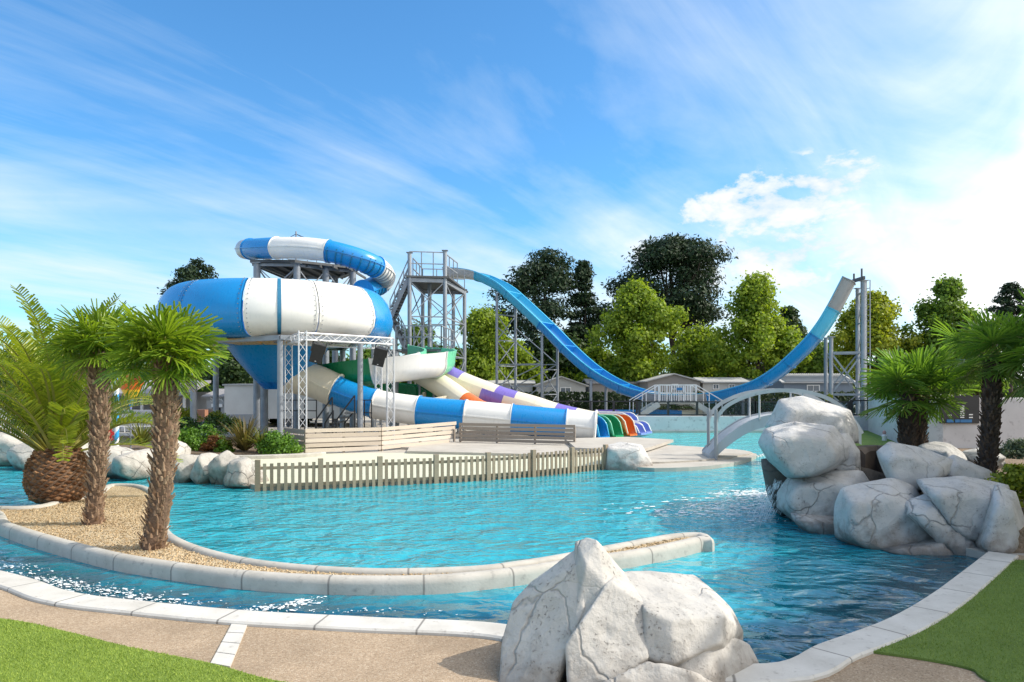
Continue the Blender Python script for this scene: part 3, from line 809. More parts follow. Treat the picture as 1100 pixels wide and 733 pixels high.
A2b = [(884, 464), (909, 465), (922, 485), (922, 510), (896, 508), (900, 488)]
A3 = [(840, 529), (851, 514), (880, 509), (920, 509), (929, 521), (912, 538), (905, 552), (882, 563), (857, 557), (840, 544)]
D1 = [(850, 553), (903, 556), (910, 573), (930, 588), (868, 572)]
B1 = [(903, 543), (909, 528), (958, 518.5), (978, 528), (990, 548), (1016, 576), (993, 587), (953, 594), (926, 588), (903, 575)]
C1 = [(946, 488), (958, 478), (985, 483), (1020, 496), (1020, 507), (993, 518), (975, 533), (962, 527), (952, 506)]
C2 = [(1014, 497), (1026, 491), (1060, 506), (1073, 524), (1034, 522), (1014, 510)]
C3 = [(988, 519), (1034, 515), (1078, 525), (1076, 547), (1059, 584), (1034, 577), (1011, 556), (998, 536)]
C4 = [(1070, 526), (1090, 533), (1100, 567), (1098, 586), (1084, 597), (1058, 592), (1050, 582), (1066, 546)]
C5 = [(970, 545), (1002, 533), (1015, 553), (1038, 575), (1072, 597), (1040, 606), (1012, 584), (985, 560)]
E1 = [(950, 590), (1013, 578), (1040, 597), (1052, 606), (975, 601)]
rock('boulder', [outline_chunk(A1, 15.2, 15.8, 17.6, 21)], M['rock'], 'rounded grey boulder on top of the right rock pile under the arched footbridge', RG)
rock('boulder', [outline_chunk(A2, 14.0, 14.8, 16.4, 24)], M['rock'], 'overhanging pale boulder with blunt flat top beside the small waterfall', RG)
rock('boulder', [outline_chunk(A2b, 14.9, 15.3, 16.8, 26)], M['rock'], 'upright grey stone wedged right of the overhanging boulder', RG)
rock('boulder', [outline_chunk(A3, 14.1, 14.8, 16.6, 27)], M['rock'], 'squat grey boulder at the waterline below the overhanging boulder', RG)
rock('boulder', [outline_chunk(B1, 12.4, 13.1, 14.8, 53)], M['rock'], 'broad stained boulder low in the right pile with brown water marks', RG)
rock('boulder', [outline_chunk(C1, 13.3, 13.8, 15.4, 62)], M['rock'], 'sloping pale boulder leaning back in front of the twin trunk palm', RG)
rock('boulder', [outline_chunk(C2, 13.6, 14.0, 15.4, 64)], M['rock'], 'flat cracked slab in front of the single dark palm trunk', RG)
rock('boulder', [outline_chunk(C3, 12.0, 12.7, 14.4, 79)], M['rock'], 'largest smooth pale boulder in the middle of the right pile', RG)
rock('boulder', [outline_chunk(C4, 11.6, 12.1, 14.0, 81)], M['rock'], 'pale end boulder of the right pile beside the corner of the turf', RG)
rock('boulder', [outline_chunk(C5, 12.0, 12.5, 13.8, 83, sub=4)], M['rock'], 'narrow brown stained stone between the broad boulder and the largest one', RG)
rock('boulder', [outline_chunk(E1, 12.0, 12.4, 13.6, 85, sub=4)], M['rock'], 'low wet foot slab of the right rock pile just above the water', RG)
rock('boulder', [outline_chunk(D1, 13.7, 14.1, 15.6, 87, sub=4)], M['rock'], 'flat wet stone under the squat boulder at the waterline', RG)
rock('boulder', [outline_chunk([(819, 497), (838, 494), (852, 505), (850, 552), (834, 548), (826, 530)], 15.2, 15.6, 16.8, 91, sub=4)], M['rock_wet_core'], 'dark wet stone behind the falling water under the overhang', RG)
rock('boulder', [outline_chunk([(842, 505), (905, 500), (935, 520), (1000, 530), (1040, 560), (1060, 600), (960, 590), (880, 565), (845, 548)], 15.1, 15.5, 16.6, 93)], M['rock_wet_core'], 'dark core stone showing in the joints between the right boulders', RG)  # filler mass behind the boulders, in the dark rock colour
rock('boulder', [B(1008, 493, 17.0, 0+60, 34, 1.2, 97, 6, sub=4, p=20, extra=[((-.3, -.5, 1), .8)]), B(1057, 493, 17, 40, 22, 1.0, 98, 8, sub=4)], M['rock'], 'small blue grey boulder between the palm trunks in front of the plaster wall', None)
# brown cement channel wall between the two halves of the pile
mb = MB(); w0 = cr([P(918, 520, 15.6), P(925, 520, 16.4), P(945, 520, 16.7), P(968, 520, 15.5)], 8)
fr = [(Vector((p.x, p.y, 0)), s, Vector((0, 0, 1))) for p, s, u in frames(w0)]
tops = [1.45, 1.35, 1.2, 1.2]
mb.loft(fr, [(-.2, -.4), (-.2, 1.18), (-.12, 1.27), (.12, 1.27), (.2, 1.18), (.2, -.4)])
tag(mb.build('channel_wall', M['rock_dark'], smooth=40), 'curved brown cement wall in the gap between the right boulders', 'wall')

# low rocks along the left shore, and the rock beside the picket fence
LG = 'pale rocks along the far left shore'
left_rocks = [
 (10, 484, 25.5, 46, 34, 'grey rock at the left edge of the far shore'),
 (29, 474, 25.9, 26, 26, 'high rock of the left shore leaning on its neighbour'),
 (40, 489, 24.8, 40, 34, 'pale flat faced rock left of the pineapple palm base'),
 (88, 482, 23.2, 30, 44, 'white rock showing between the pineapple palm and the slim palm trunk'),
 (124, 497, 22.3, 44, 36, 'bright rounded rock at the foot of the striped pole'),
 (145, 500, 22.0, 38, 32, 'squat rock in shade left of the stout palm trunk'),
 (188, 490, 23.0, 24, 26, 'small block like rock standing higher right of the stout palm trunk'),
 (201, 503, 21.6, 40, 30, 'low rock right of the stout palm trunk at the waterline'),
 (226, 504, 21.4, 34, 30, 'narrow split rock in the middle of the shore by the shrubs'),
 (245, 503, 21.0, 40, 36, 'pale slanting rock below the bronze strap leaf plant'),
 (266, 508, 20.4, 44, 28, 'rounded last rock of the shore touching the picket fence end'),
]
for i, (px, py, d, w, h, lab) in enumerate(left_rocks):
    rock('shore_rock', [B(px, py+2, d, w, h+4, 1.2+.3*(i % 3), 120+i*7, (-10, 6, 14, -6)[i % 4], sub=4, p=21, amp=.03)], M['rock_shore'], lab, LG)
rock('shore_rock', [hull_chunk(PP([(651, 479, 24.6), (668, 475.5, 24.9), (688, 478, 24.7), (700, 497, 24.4), (703, 512, 24.3), (652, 514, 24.2), (654, 482, 24.15), (684, 482, 24.2), (690, 512, 23.9), (660, 478, 26), (690, 480, 26), (704, 508, 25.8), (655, 512, 26)]), 203, 5, 40, .03)], M['rock'], 'white blocky rock between the picket fence end and the pale peninsula')

# small waterfall off the overhanging boulder
rng = random.Random(8); mb = MB()
for _ in range(360):
    t = rng.random()**.8; q = P(838-20*t+rng.gauss(0, 3.5), 0, 15.0+rng.gauss(0, .22)); z = .75*(1-t*t)+rng.gauss(0, .03)-.1
    L = rng.uniform(.02, .09)*(1+t); w = rng.uniform(.002, .006)
    mb.box((q.x+rng.gauss(0, .03)*(1+4*t), q.y, z), (w, w, L), ry=.25+.2*rng.random())
stuff(mb.build('waterfall_spray', M['foam']))

# ================================================================== leaves
def unit(v): return v/np.maximum(np.linalg.norm(v, axis=1, keepdims=True), 1e-9)
def leaf_quads(Pn, Nn, size, aspect, rg):
    n = len(Pn); r = unit(rg.normal(size=(n, 3))); a = unit(np.cross(Nn, r)); b = np.cross(Nn, a)
    a = a*(size*aspect)[:, None]; b = b*size[:, None]
    V = np.stack([Pn-a*.5, Pn+b*.5+a*.05, Pn+a*.5, Pn-b*.5+a*.05], 1).reshape(-1, 3)
    return V, np.arange(n*4).reshape(n, 4)
def clump_leaves(cs, rads, per, size, rg, flat=1.0, aspect=1.3, shell=.55, up=.25, spread=.8):
    Ps, Ns = [], []
    for c, r, k in zip(cs, rads, per):
        d = unit(rg.normal(size=(k, 3))); rr = r*(shell+(1-shell)*rg.random(k)**.6)*(.75+.5*rg.random(k))
        q = d*rr[:, None]; q[:, 2] *= flat
        Ps.append(q+c); nn = d*spread+rg.normal(size=(k, 3))*.55; nn[:, 2] += up; Ns.append(unit(nn))
    Pn = np.concatenate(Ps); Nn = np.concatenate(Ns)
    return leaf_quads(Pn, Nn, size*(.7+.6*rg.random(len(Pn))), aspect, rg)

def limb(mb, p, q, r0, r1, rg, n=6, wob=.06):
    p, q = Vector(p), Vector(q); L = (q-p).length
    pts = [p.lerp(q, i/4)+Vector(rg.normal(size=3))*L*wob*(0 if i in (0, 4) else 1) for i in range(5)]
    fr = [(a, s, u, r0+(r1-r0)*i/4) for i, (a, s, u) in enumerate(frames(pts, Vector((.3, .9, .1))))]
    mb.loft(fr, circ(1, n))

def tree(name, label, px, top, d, w, base_py, m, seed, kind='broad', group=None, leaves=6500, leaf=.26, trunk_r=.22, bark='bark', gap=0, loc=None, h=None):
    rg = np.random.default_rng(seed)
    if loc is None:
        X = (px-550)/FOC*d; Y = d; h = CAM_H-(top-HOR)/FOC*d; W = w*d/FOC; base = max(1.0, CAM_H-(base_py-HOR)/FOC*d)
    else: X, Y = loc; W = w; base = base_py
    t = thing(name, label, 'tree', (X, Y, 0), group)
    H = h-base; cs, rs = [], []
    ncl = {'broad': 84, 'pine': 84, 'cone': 80}[kind]
    tries = 0
    while len(cs) < ncl and tries < 20000:
        tries += 1
        u = rg.random(); a = rg.random()*2*PI
        if kind == 'broad': R = math.sqrt(max(0, 1-(2*u-.86)**2*.74))*(1.06-.24*u)*(.88+.40*noise.noise(Vector((math.cos(a)*1.3+seed, math.sin(a)*1.3, u*2.5)))*2)
        elif kind == 'pine': R = (math.sin(PI*(.16+.80*u))**.65)*(.72+.75*abs(noise.noise(Vector((math.cos(a)*1.5+seed, math.sin(a)*1.5, u*3.5)))))
        else: R = (1-u)**.8*.95+.08
        rr = math.sqrt(rg.random())
        if rr < .35 and rg.random() < .6: continue
        rad = W/2*R*rr
        cr_ = W*({'broad': .125, 'pine': .125, 'cone': .15}[kind])*(.65+.7*rg.random())
        lim = W/2*R-cr_*.7
        rad = min(rad, max(lim, .05*W*rg.random()))
        z = base+cr_*.5+u*(H-cr_*1.0)
        c = np.array((rad*math.cos(a), rad*math.sin(a), z))
        if kind == 'pine' and gap and u < .55 and rad < W*.2 and rg.random() < gap: continue
        cs.append(c); rs.append(cr_)
    per = [max(20, int(leaves*2.3/len(cs)*(r/np.mean(rs))**2)) for r in rs]
    off = np.array((X, Y, 0))
    if kind == 'pine':
        V, F = clump_leaves([c+off for c in cs], rs, per, leaf*.42, rg, flat=.5, aspect=2.6, shell=.35, up=.6, spread=.9)
    elif kind == 'cone':
        V, F = clump_leaves([c+off for c in cs], rs, per, leaf*.45, rg, flat=.45, aspect=2.2, shell=.3, up=.3)
    else:
        V, F = clump_leaves([c+off for c in cs], rs, per, leaf*.8, rg, flat=.8, aspect=1.25, shell=.45, up=.3)
        # a loose haze of single leaves that breaks the outline
        k = leaves//6; idx = rg.integers(len(cs), size=k); q = np.array(cs)[idx]+unit(rg.normal(size=(k, 3)))*(np.array(rs)[idx]*(1.0+.5*rg.random(k)))[:, None]+off
        V2, F2 = leaf_quads(q, unit(rg.normal(size=(k, 3))), leaf*.7*(.6+.5*rg.random(k)), 1.3, rg)
        F = np.concatenate([F, F2+len(V)]); V = np.concatenate([V, V2])
    mesh_np('crown', V, F, m, parent=t)
    mb = MB(); top_z = base+H*({'broad': .62, 'pine': .8, 'cone': .9}[kind])
    pts = [Vector((X, Y, 0)), Vector((X+rg.normal()*.12, Y, base*.6)), Vector((X+rg.normal()*.25, Y+rg.normal()*.2, base+H*.3)), Vector((X+rg.normal()*.3, Y, top_z))]
    pts = cr(pts, 5); nf = len(pts)
    mb.loft([(a, s, u, trunk_r*(1.25 if i == 0 else 1)*(1-.8*i/nf)) for i, (a, s, u) in enumerate(frames(pts, Vector((0, 1, .05))))], circ(1, 8))
    for i in range(14 if kind != 'cone' else 4):
        c = cs[rg.integers(len(cs))]+off; k = int((.25+.5*rg.random())*(nf-1)); s = pts[k]
        if s.z > c[2]+.5: s = pts[max(1, k//2)]
        limb(mb, s, c, trunk_r*.42, trunk_r*.1, rg)
    mb.build('trunk', M[bark], t, smooth=60)
    return t
BG = 'trees behind the water park'
FILL = [('low yellow green tree behind the gabled mobile home', 640, 372, 70, 80), ('low green tree right of the umbrella pine trunk', 768, 366, 73, 80), ('light green tree behind the blue grey mobile home', 868, 372, 69, 70), ('green tree low between the end tower and the twin trunk palm', 975, 368, 66, 80), ('dark green tree low behind the single trunk palm', 1050, 366, 66, 90), ('leafy tree behind the long white mobile home', 552, 372, 70, 76), ('green tree low behind the spiral slide', 400, 376, 68, 80), ('shaded green tree left of the slide tower', 486, 374, 72, 74)]
tree('pine_tree', 'dark pine with a small tufted top rising behind the bowl slide', 211, 276, 70, 74, 372, M['pine'], 3, 'pine', BG, 3600, .34, .22, 'bark_dark')
tree('pine_tree', 'slim dark pine spike right of the tall pine behind the boomerang slide', 627, 279, 76, 58, 415, M['pine'], 5, 'cone', BG, 4200, .40, .22, 'bark_dark')
tree('pine_tree', 'tall dark pine with ragged top directly behind the boomerang descent', 590, 264, 78, 142, 405, M['pine'], 8, 'pine', BG, 8600, .40, .3, 'bark_dark')
tree('pine_tree', 'biggest umbrella shaped pine with bare limbs showing, centre of the tree line', 722, 250, 80, 150, 356, M['pine'], 12, 'pine', BG, 13000, .40, .42, 'bark_dark', .45)
tree('pine_tree', 'dark pine top peeking above the palms at the right edge', 1086, 303, 78, 46, 372, M['pine'], 15, 'pine', BG, 2600, .36, .22, 'bark_dark')
tree('conifer_tree', 'dark drooping conifer half hidden right of the tall plane tree', 848, 326, 74, 62, 412, M['broad_dark'], 17, 'cone', BG, 4500, .40, .22, 'bark_dark')
tree('plane_tree', 'bright yellow green plane tree just right of the boomerang descent', 684, 304, 66, 98, 414, M['plane'], 22, 'broad', BG, 8500, .30, .2)
tree('plane_tree', 'tall plane tree with pointed top left of the rising slide end', 813, 296, 66, 98, 416, M['plane'], 26, 'broad', BG, 8500, .30, .2)
tree('plane_tree', 'yellowing round tree right behind the end tower of the boomerang slide', 938, 315, 66, 92, 412, M['plane_yellow'], 31, 'broad', BG, 7000, .30, .2)
tree('plane_tree', 'deep green tree between the slide end tower and the right palms', 1018, 300, 64, 82, 412, M['broad_green'], 35, 'broad', BG, 7500, .30, .2)
tree('plane_tree', 'leafy light green tree seen through the slide tower legs', 520, 333, 68, 92, 424, M['plane'], 41, 'broad', BG, 6500, .30, .18)
tree('plane_tree', 'green tree behind the stairs of the slide tower', 452, 350, 68, 74, 424, M['broad_green'], 44, 'broad', BG, 5000, .30, .18)
tree('plane_tree', 'low yellow green tree under the umbrella pine', 752, 352, 72, 84, 420, M['plane'], 47, 'broad', BG, 5200, .30, .16)
tree('broadleaf_tree', 'dark leafy tree under the bowl slide behind the white building', 268, 352, 58, 92, 424, M['broad_dark'], 51, 'broad', BG, 5500, .30, .18)
tree('broadleaf_tree', 'shaded green tree seen behind the green tube', 345, 372, 62, 90, 424, M['broad_dark'], 53, 'broad', BG, 4200, .30, .18)
tree('broadleaf_tree', 'dark tree behind the pineapple palm at the far left', 28, 372, 64, 110, 428, M['broad_dark'], 56, 'broad', BG, 4500, .32, .18)
tree('broadleaf_tree', 'dark low tree behind the slim palm trunk', 118, 384, 62, 96, 428, M['broad_dark'], 58, 'broad', BG, 4500, .32, .18)
tree('broadleaf_tree', 'mid green tree behind the stout palm crown', 190, 380, 60, 84, 430, M['broad_green'], 60, 'broad', BG, 4200, .30, .18)
tree('broadleaf_tree', 'dark undergrowth tree below the tall pine', 600, 358, 74, 110, 420, M['broad_dark'], 63, 'broad', BG, 5200, .34, .18)
tree('broadleaf_tree', 'shady tree left of the end tower of the slide', 880, 368, 76, 78, 418, M['broad_green'], 66, 'broad', BG, 3800, .32, .18)
for i, (lab, px, top, d, w) in enumerate(FILL):
    tree('broadleaf_tree', lab, px, top, d, w, 424, M[('plane', 'plane', 'broad_green', 'plane_yellow', 'broad_green', 'plane', 'broad_green', 'plane')[i]], 700+i*3, 'broad', BG, 3600, .32, .16)
# trees standing on the right bank outside the view (they shade the right side of the pool)
for i, (x, y, h, w) in enumerate(((12.2, 7.0, 8.3, 6.0), (14.0, 10.0, 9.0, 6.2), (15.8, 14.2, 9.9, 6.8))):
    tree('shade_tree', ('round shade tree nearest the turf corner beyond the right edge', 'second shade tree above the right turf beyond the right edge', 'third shade tree on the bank beyond the right edge')[i], 0, 0, 0, w, 2.2, M['broad_green'], 90+i, 'broad', 'shade trees on the right bank', 9000, .34, .2, loc=(x, y), h=h)
# the far-off wood that closes the horizon
rg = np.random.default_rng(77)
cs = [np.array((x, 120+rg.normal()*4, rg.uniform(1, 5.5))) for x in np.linspace(-150, 150, 210)]
V, F = clump_leaves(cs, [2.6]*len(cs), [70]*len(cs), .75, rg, flat=.9)
stuff(mesh_np('woods', V, F, M['broad_dark'], base=False))

# ================================================================== palms
def fan_leaf(V, F, base, dirv, petiole, L, rg, m_leaf=0, segs=32, droop=.5, stems=None):
    d = Vector(dirv).normalized(); side = d.cross(Vector((0, 0, 1)))
    side = side.normalized() if side.length > .05 else Vector((1, 0, 0))
    roll = rg.normal()*.35; nrm = side.cross(d).normalized()
    side, nrm = side*math.cos(roll)+nrm*math.sin(roll), nrm*math.cos(roll)-side*math.sin(roll)
    # petiole sags a little
    p0 = Vector(base); p1 = p0+d*petiole*.55; p2 = p0+d*petiole+Vector((0, 0, -.10*petiole))
    stems.append((p0, p1, p2))
    for k in range(segs):
        a = (k/(segs-1)-.5)*2*math.radians(136)
        e = d*math.cos(a)+side*math.sin(a)+nrm*(.10*math.cos(a*2))
        e = (e+Vector(rg.normal(size=3))*.04).normalized()
        ln = L*(1-.30*(abs(a)/2.4)**2)*(.92+.14*rg.random())
        wv = e.cross(nrm).normalized(); w = L*.044
        q = p2+e*.02
        n0 = len(V)
        dr = droop*(.6+.8*rg.random())
        m1 = q+e*ln*.55+Vector((0, 0, -.05*ln*dr)); m2 = q+e*ln*.82+Vector((0, 0, -.17*ln*dr)); m3 = q+e*ln*.97+Vector((0, 0, -.42*ln*dr))
        fold = nrm*w*.45
        V.extend([q-wv*w*.25, q-fold*.2, q+wv*w*.25, m1-wv*w*.5, m1-fold, m1+wv*w*.5, m2-wv*w*.36, m2-fold*.6, m2+wv*w*.36, m3])
        F.extend([(n0, n0+1, n0+4, n0+3), (n0+1, n0+2, n0+5, n0+4), (n0+3, n0+4, n0+7, n0+6), (n0+4, n0+5, n0+8, n0+7), (n0+6, n0+7, n0+9, n0+9), (n0+7, n0+8, n0+9, n0+9)])

def palm_trunk(t, path, r0, r1, rg, m, stub, nstub, slen):
    mb = MB(); pts = resample(path, .05); nf = len(pts)
    fr = [(p, s, u, (r0+(r1-r0)*i/nf)*(1+.09*noise.noise(Vector((p.x*3, p.y*3, p.z*5+r0*50))))*(1.18-.18*min(1, i/4))) for i, (p, s, u) in enumerate(frames(pts, Vector((0, 1, .05))))]
    mb.loft(fr, circ(1, 18)); mb.build('trunk', M[m], t, smooth=60)
    mb = MB()
    for k in range(nstub):
        f = k/nstub; i = min(nf-1, int(f*(nf-1))); p, s, u, r = fr[i]; a = k*2.39996+rg.normal()*.15
        o = s*math.cos(a)+u*math.sin(a); up = Vector((0, 0, 1)); tg = o.cross(up).normalized()
        L = slen*(.6+.8*rg.random()); w = .034*(.5+.9*rg.random()); lean = .15+.75*rg.random()
        b0 = p+o*(r*.93); tip = b0+up*L+o*L*lean
        mb.add([b0-tg*w, b0+tg*w, tip+tg*w*.35, tip-tg*w*.35, b0+o*.03, tip+o*.012-up*.01], [(0, 1, 2, 3), (0, 3, 5, 4), (1, 4, 5, 2), (3, 2, 5)])
    mb.build('leaf_stubs', M[stub], t, flip=False)

def fan_palm(name, label, base, crown, L, seed, nleaf=44, r0=.17, r1=.17, trunks=1, m='frond', dark=False, lo=-55, petiole=.5, group=None, droop=.55, stub_len=.085):
    rg = np.random.default_rng(seed)
    t = thing(name, label, 'palm tree', base, group)
    base, crown = Vector(base), Vector(crown)
    for k in range(trunks):
        o = Vector(((k-(trunks-1)/2)*.40, .1*k, 0))
        path = cr([base+o, base.lerp(crown, .5)+o*.9+Vector((rg.normal()*.05, rg.normal()*.04, 0)), crown+o*.6+Vector((0, 0, -.12))], 10)
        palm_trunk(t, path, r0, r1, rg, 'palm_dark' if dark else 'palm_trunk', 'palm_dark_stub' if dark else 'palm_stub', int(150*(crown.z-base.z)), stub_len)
    V, F, stems = [], [], []
    for k in range(nleaf):
        u = (k+.5)/nleaf; el = math.radians(82-(82-lo)*u**.9+rg.normal()*6); az = k*2.39996+rg.normal()*.2
        dv = (math.cos(el)*math.cos(az), math.cos(el)*math.sin(az), math.sin(el))
        pl = petiole*(.75+.5*rg.random())*(.6 if u < .15 else 1); ln = L*(.72+.35*math.sin(PI*min(1, u+.25)))*(.9+.2*rg.random())
        off = Vector((rg.normal()*.05*trunks*2, rg.normal()*.05, -.12*u))
        fan_leaf(V, F, crown+off, dv, pl, ln, rg, droop=droop*(1.0+.9*max(0, u-.45)), stems=stems)
    mesh_np('crown', [tuple(v) for v in V], F, M[m], parent=t)
    # leaf stalks
    mb = MB()
    for (a, b, c) in stems:
        fr = [(q, s, uu, w) for (q, s, uu), w in zip(frames([a, b, c]), (.018, .012, .008))]
        mb.loft(fr, [(-1, -.4), (1, -.4), (0, .7)])
    mb.build('leaf_stalks', M['rachis'], t)
    # hanging dry leaves under the crown
    V, F, stems = [], [], []
    for k in range(4):
        az = rg.random()*2*PI; el = math.radians(-68+rg.normal()*8)
        fan_leaf(V, F, crown+Vector((.1*math.cos(az), .1*math.sin(az), -.18)), (math.cos(el)*math.cos(az), math.cos(el)*math.sin(az), math.sin(el)), petiole*.5, L*.55, rg, segs=12, droop=.2, stems=stems)
    mesh_np('dry_leaves', [tuple(v) for v in V], F, M['dead_leaf' if not dark else 'frond_dark'], parent=t)
    return t

g1 = G(100, 563, .045); g2 = G(165, 589, .045)
fan_palm('fan_palm', 'slim shaggy trunk fan palm, the left one of the two fan palms on the gravel', g1, P(104, 369, g1.y), .78, 201, 28, .135, .15, lo=-34, petiole=.34, droop=.85, group='fan palms on the gravel island')
fan_palm('fan_palm', 'stout fibrous fan palm nearest the water, spreading bright crown on the gravel', g2, P(178, 377, g2.y), .80, 202, 32, .15, .165, lo=-32, petiole=.36, droop=.85, group='fan palms on the gravel island')
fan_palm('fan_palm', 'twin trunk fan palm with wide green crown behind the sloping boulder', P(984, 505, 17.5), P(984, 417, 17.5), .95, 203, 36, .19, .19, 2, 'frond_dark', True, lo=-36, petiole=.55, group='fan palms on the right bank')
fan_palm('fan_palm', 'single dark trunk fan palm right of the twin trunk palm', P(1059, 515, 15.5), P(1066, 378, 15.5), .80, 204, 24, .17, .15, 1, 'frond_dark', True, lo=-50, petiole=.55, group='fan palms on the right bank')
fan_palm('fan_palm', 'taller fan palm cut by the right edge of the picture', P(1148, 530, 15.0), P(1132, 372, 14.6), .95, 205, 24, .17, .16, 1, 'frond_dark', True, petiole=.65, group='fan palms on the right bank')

def date_palm():
    rg = np.random.default_rng(301); b = G(62, 538, .045)
    t = thing('date_palm', 'feather leaved date palm with a fat pineapple shaped trunk on the gravel', 'palm tree', b)
    prof = [(.40, -.02), (.54, .12), (.61, .36), (.61, .62), (.55, .88), (.44, 1.08), (.32, 1.2), (.0, 1.3)]
    mb = MB(); mb.lathe(prof, b, 28); mb.build('trunk', M['palm_trunk'], t, smooth=60)
    mb = MB(); nst = 330
    for k in range(nst):
        f = k/nst; z = .02+1.14*f
        r = np.interp(z, [p[1] for p in prof], [p[0] for p in prof]); a = k*2.39996
        o = Vector((math.cos(a), math.sin(a), 0)); tg = Vector((-o.y, o.x, 0)); up = Vector((0, 0, 1))
        w = .082*(.85+.3*rg.random()); h = .095*(.85+.3*rg.random()); dp = .055*(.6+.9*rg.random())
        c = Vector(b)+o*(r*.97)+up*z
        tip = c+o*dp+up*h*.15
        mb.add([c-tg*w, c-up*h*.55, c+tg*w, c+up*h*.55, tip-tg*w*.55-up*h*.05, tip-up*h*.22, tip+tg*w*.55-up*h*.05, tip+up*h*.3],
               [(0, 1, 5, 4), (1, 2, 6, 5), (2, 3, 7, 6), (3, 0, 4, 7), (4, 5, 6, 7)])
    mb.build('leaf_bases', M['pine_stub'], t)
    top = Vector(b)+Vector((0, 0, 1.15))
    V, F = [], []; st = MB()
    nfr = 78
    for k in range(nfr):
        u = (k+.5)/nfr; el = math.radians(86-56*u+rg.normal()*6); az = k*2.39996+rg.normal()*.15
        L = (3.45+.6*rg.random())*(1-.08*u)
        hd = Vector((math.cos(az), math.sin(az), 0)); sd = Vector((-hd.y, hd.x, 0))
        if u > .5 and hd.x > .2: L *= .72
        p = top+hd*.22*(.3+u)+Vector((0, 0, -.1*u)); e = el; pts = []; n = 22
        bend = math.radians(58+20*u+rg.normal()*10)
        tw = rg.normal()*.10
        for i in range(n+1):
            pts.append(p.copy()); e = el-bend*(i/n)**1.7
            p = p+(hd*math.cos(e)+sd*tw*(i/n)+Vector((0, 0, math.sin(e))))*(L/n)
        fr = frames(pts)
        st.loft([(q, s, uu, .042*(1-.88*i/n)) for i, (q, s, uu) in enumerate(fr)], [(-1, -.4), (1, -.4), (0, .8)])
        for j in range(104):
            f = .16+.84*(j//2+.5)/52; i = min(n-1, int(f*n)); fr_ = f*n-i
            q = pts[i].lerp(pts[i+1], fr_); s, uu = fr[i][1], fr[i][2]; tg = s.cross(uu)*-1
            tg = (pts[i+1]-pts[i]).normalized()
            sg = 1 if j % 2 else -1
            ll = .56*math.sin(PI*min(1, .10+.84*f))**.6*(.85+.25*rg.random())+.04
            dv = (s*sg*.80+tg*.62+uu*(.34+.16*rg.normal())).normalized()
            m1 = q+dv*ll*.55; m2 = q+dv*ll+Vector((0, 0, -.10*ll)); wv = dv.cross(uu).normalized()*.017
            n0 = len(V); V.extend([q-wv*.6, q+wv*.6, m1+wv, m1-wv, m2])
            F.extend([(n0, n0+1, n0+2, n0+3), (n0+3, n0+2, n0+4, n0+4)])
    mesh_np('crown', [tuple(v) for v in V], F, M['date_leaf'], parent=t)
    st.build('leaf_stalks', M['rachis'], t)
date_palm()

# ================================================================== shrubs
def shrub(name, label, px, py, d, w, h, m, seed, group=None, leaves=2600, leaf=.07, z0=.1, cat='shrub'):
    rg = np.random.default_rng(seed); X = (px-550)/FOC*d; W = w*d/FOC/2; H = h*d/FOC; zc = CAM_H-(py-HOR)/FOC*d-H/2
    c0 = np.array((X, d, max(zc, z0)))
    k = 26; dirs = unit(rg.normal(size=(k, 3))); dirs[:, 2] = np.abs(dirs[:, 2])
    cs = [c0+dd*np.array((W*.72, W*.6, H*.70)) for dd in dirs]; rs = [min(W, H)*.34*(.7+.6*rg.random()) for _ in cs]
    V, F = clump_leaves(cs+[c0+np.array((0, 0, H*.35))], rs+[min(W, H)*.6], [leaves//k]*(k+1), leaf, rg, flat=.9, aspect=1.5, shell=.5)
    V[:, 2] = np.maximum(V[:, 2], c0[2]-.02)
    o = mesh_np(name, V, F, m); tag(o, label, cat, group); return o
shrub('shrub', 'large rounded bright green bush on the planting bed beside the reddish bush', 216, 474, 29.5, 58, 28, M['shrub'], 401, leaves=4200)
shrub('shrub', 'small dense green bush close behind the stout palm trunk', 190, 474, 29.0, 26, 24, M['shrub'], 402)
shrub('shrub', 'reddish brown bush between two green bushes', 229, 480, 28.6, 26, 20, M['shrub_red'], 403, leaves=1800)
shrub('shrub', 'small green tuft at the foot of the bronze strap leaf plant', 240, 483, 28.4, 22, 16, M['shrub'], 404, leaves=1400)
shrub('shrub', 'glossy green bush in front of the wooden stage screen', 300, 476, 27.8, 52, 26, M['shrub'], 405, leaves=3800)
shrub('shrub', 'dark spreading shrub behind the bright bush near the grey post', 238, 455, 33, 60, 20, M['shrub_dark'], 406, leaves=2600)
shrub('shrub', 'dark shrub left of the grey post behind the stout palm', 198, 456, 33, 40, 20, M['shrub_dark'], 407)
shrub('shrub', 'variegated pale shrub by the low wall behind the planting bed', 198, 444, 36, 36, 16, M['shrub_yellow'], 408, leaves=1600)
shrub('shrub', 'leafy shrub with yellow flecks in front of the small grey house', 232, 447, 37, 28, 12, M['shrub_yellow'], 409, leaves=1200)
shrub('shrub', 'yellow green bush at the right edge beside the big boulder', 1096, 516, 13.4, 66, 52, M['shrub_yellow'], 410, leaves=3800, leaf=.06)
shrub('shrub', 'clipped grey green hedge bush along the right plaster wall', 1092, 481, 21, 54, 20, M['lavender'], 411, leaves=3600, leaf=.05)
shrub('shrub', 'small yellow leaved plant behind the far wall by the slide end tower', 891, 426, 44.5, 9, 10, M['shrub_yellow'], 412, leaves=260, leaf=.09)

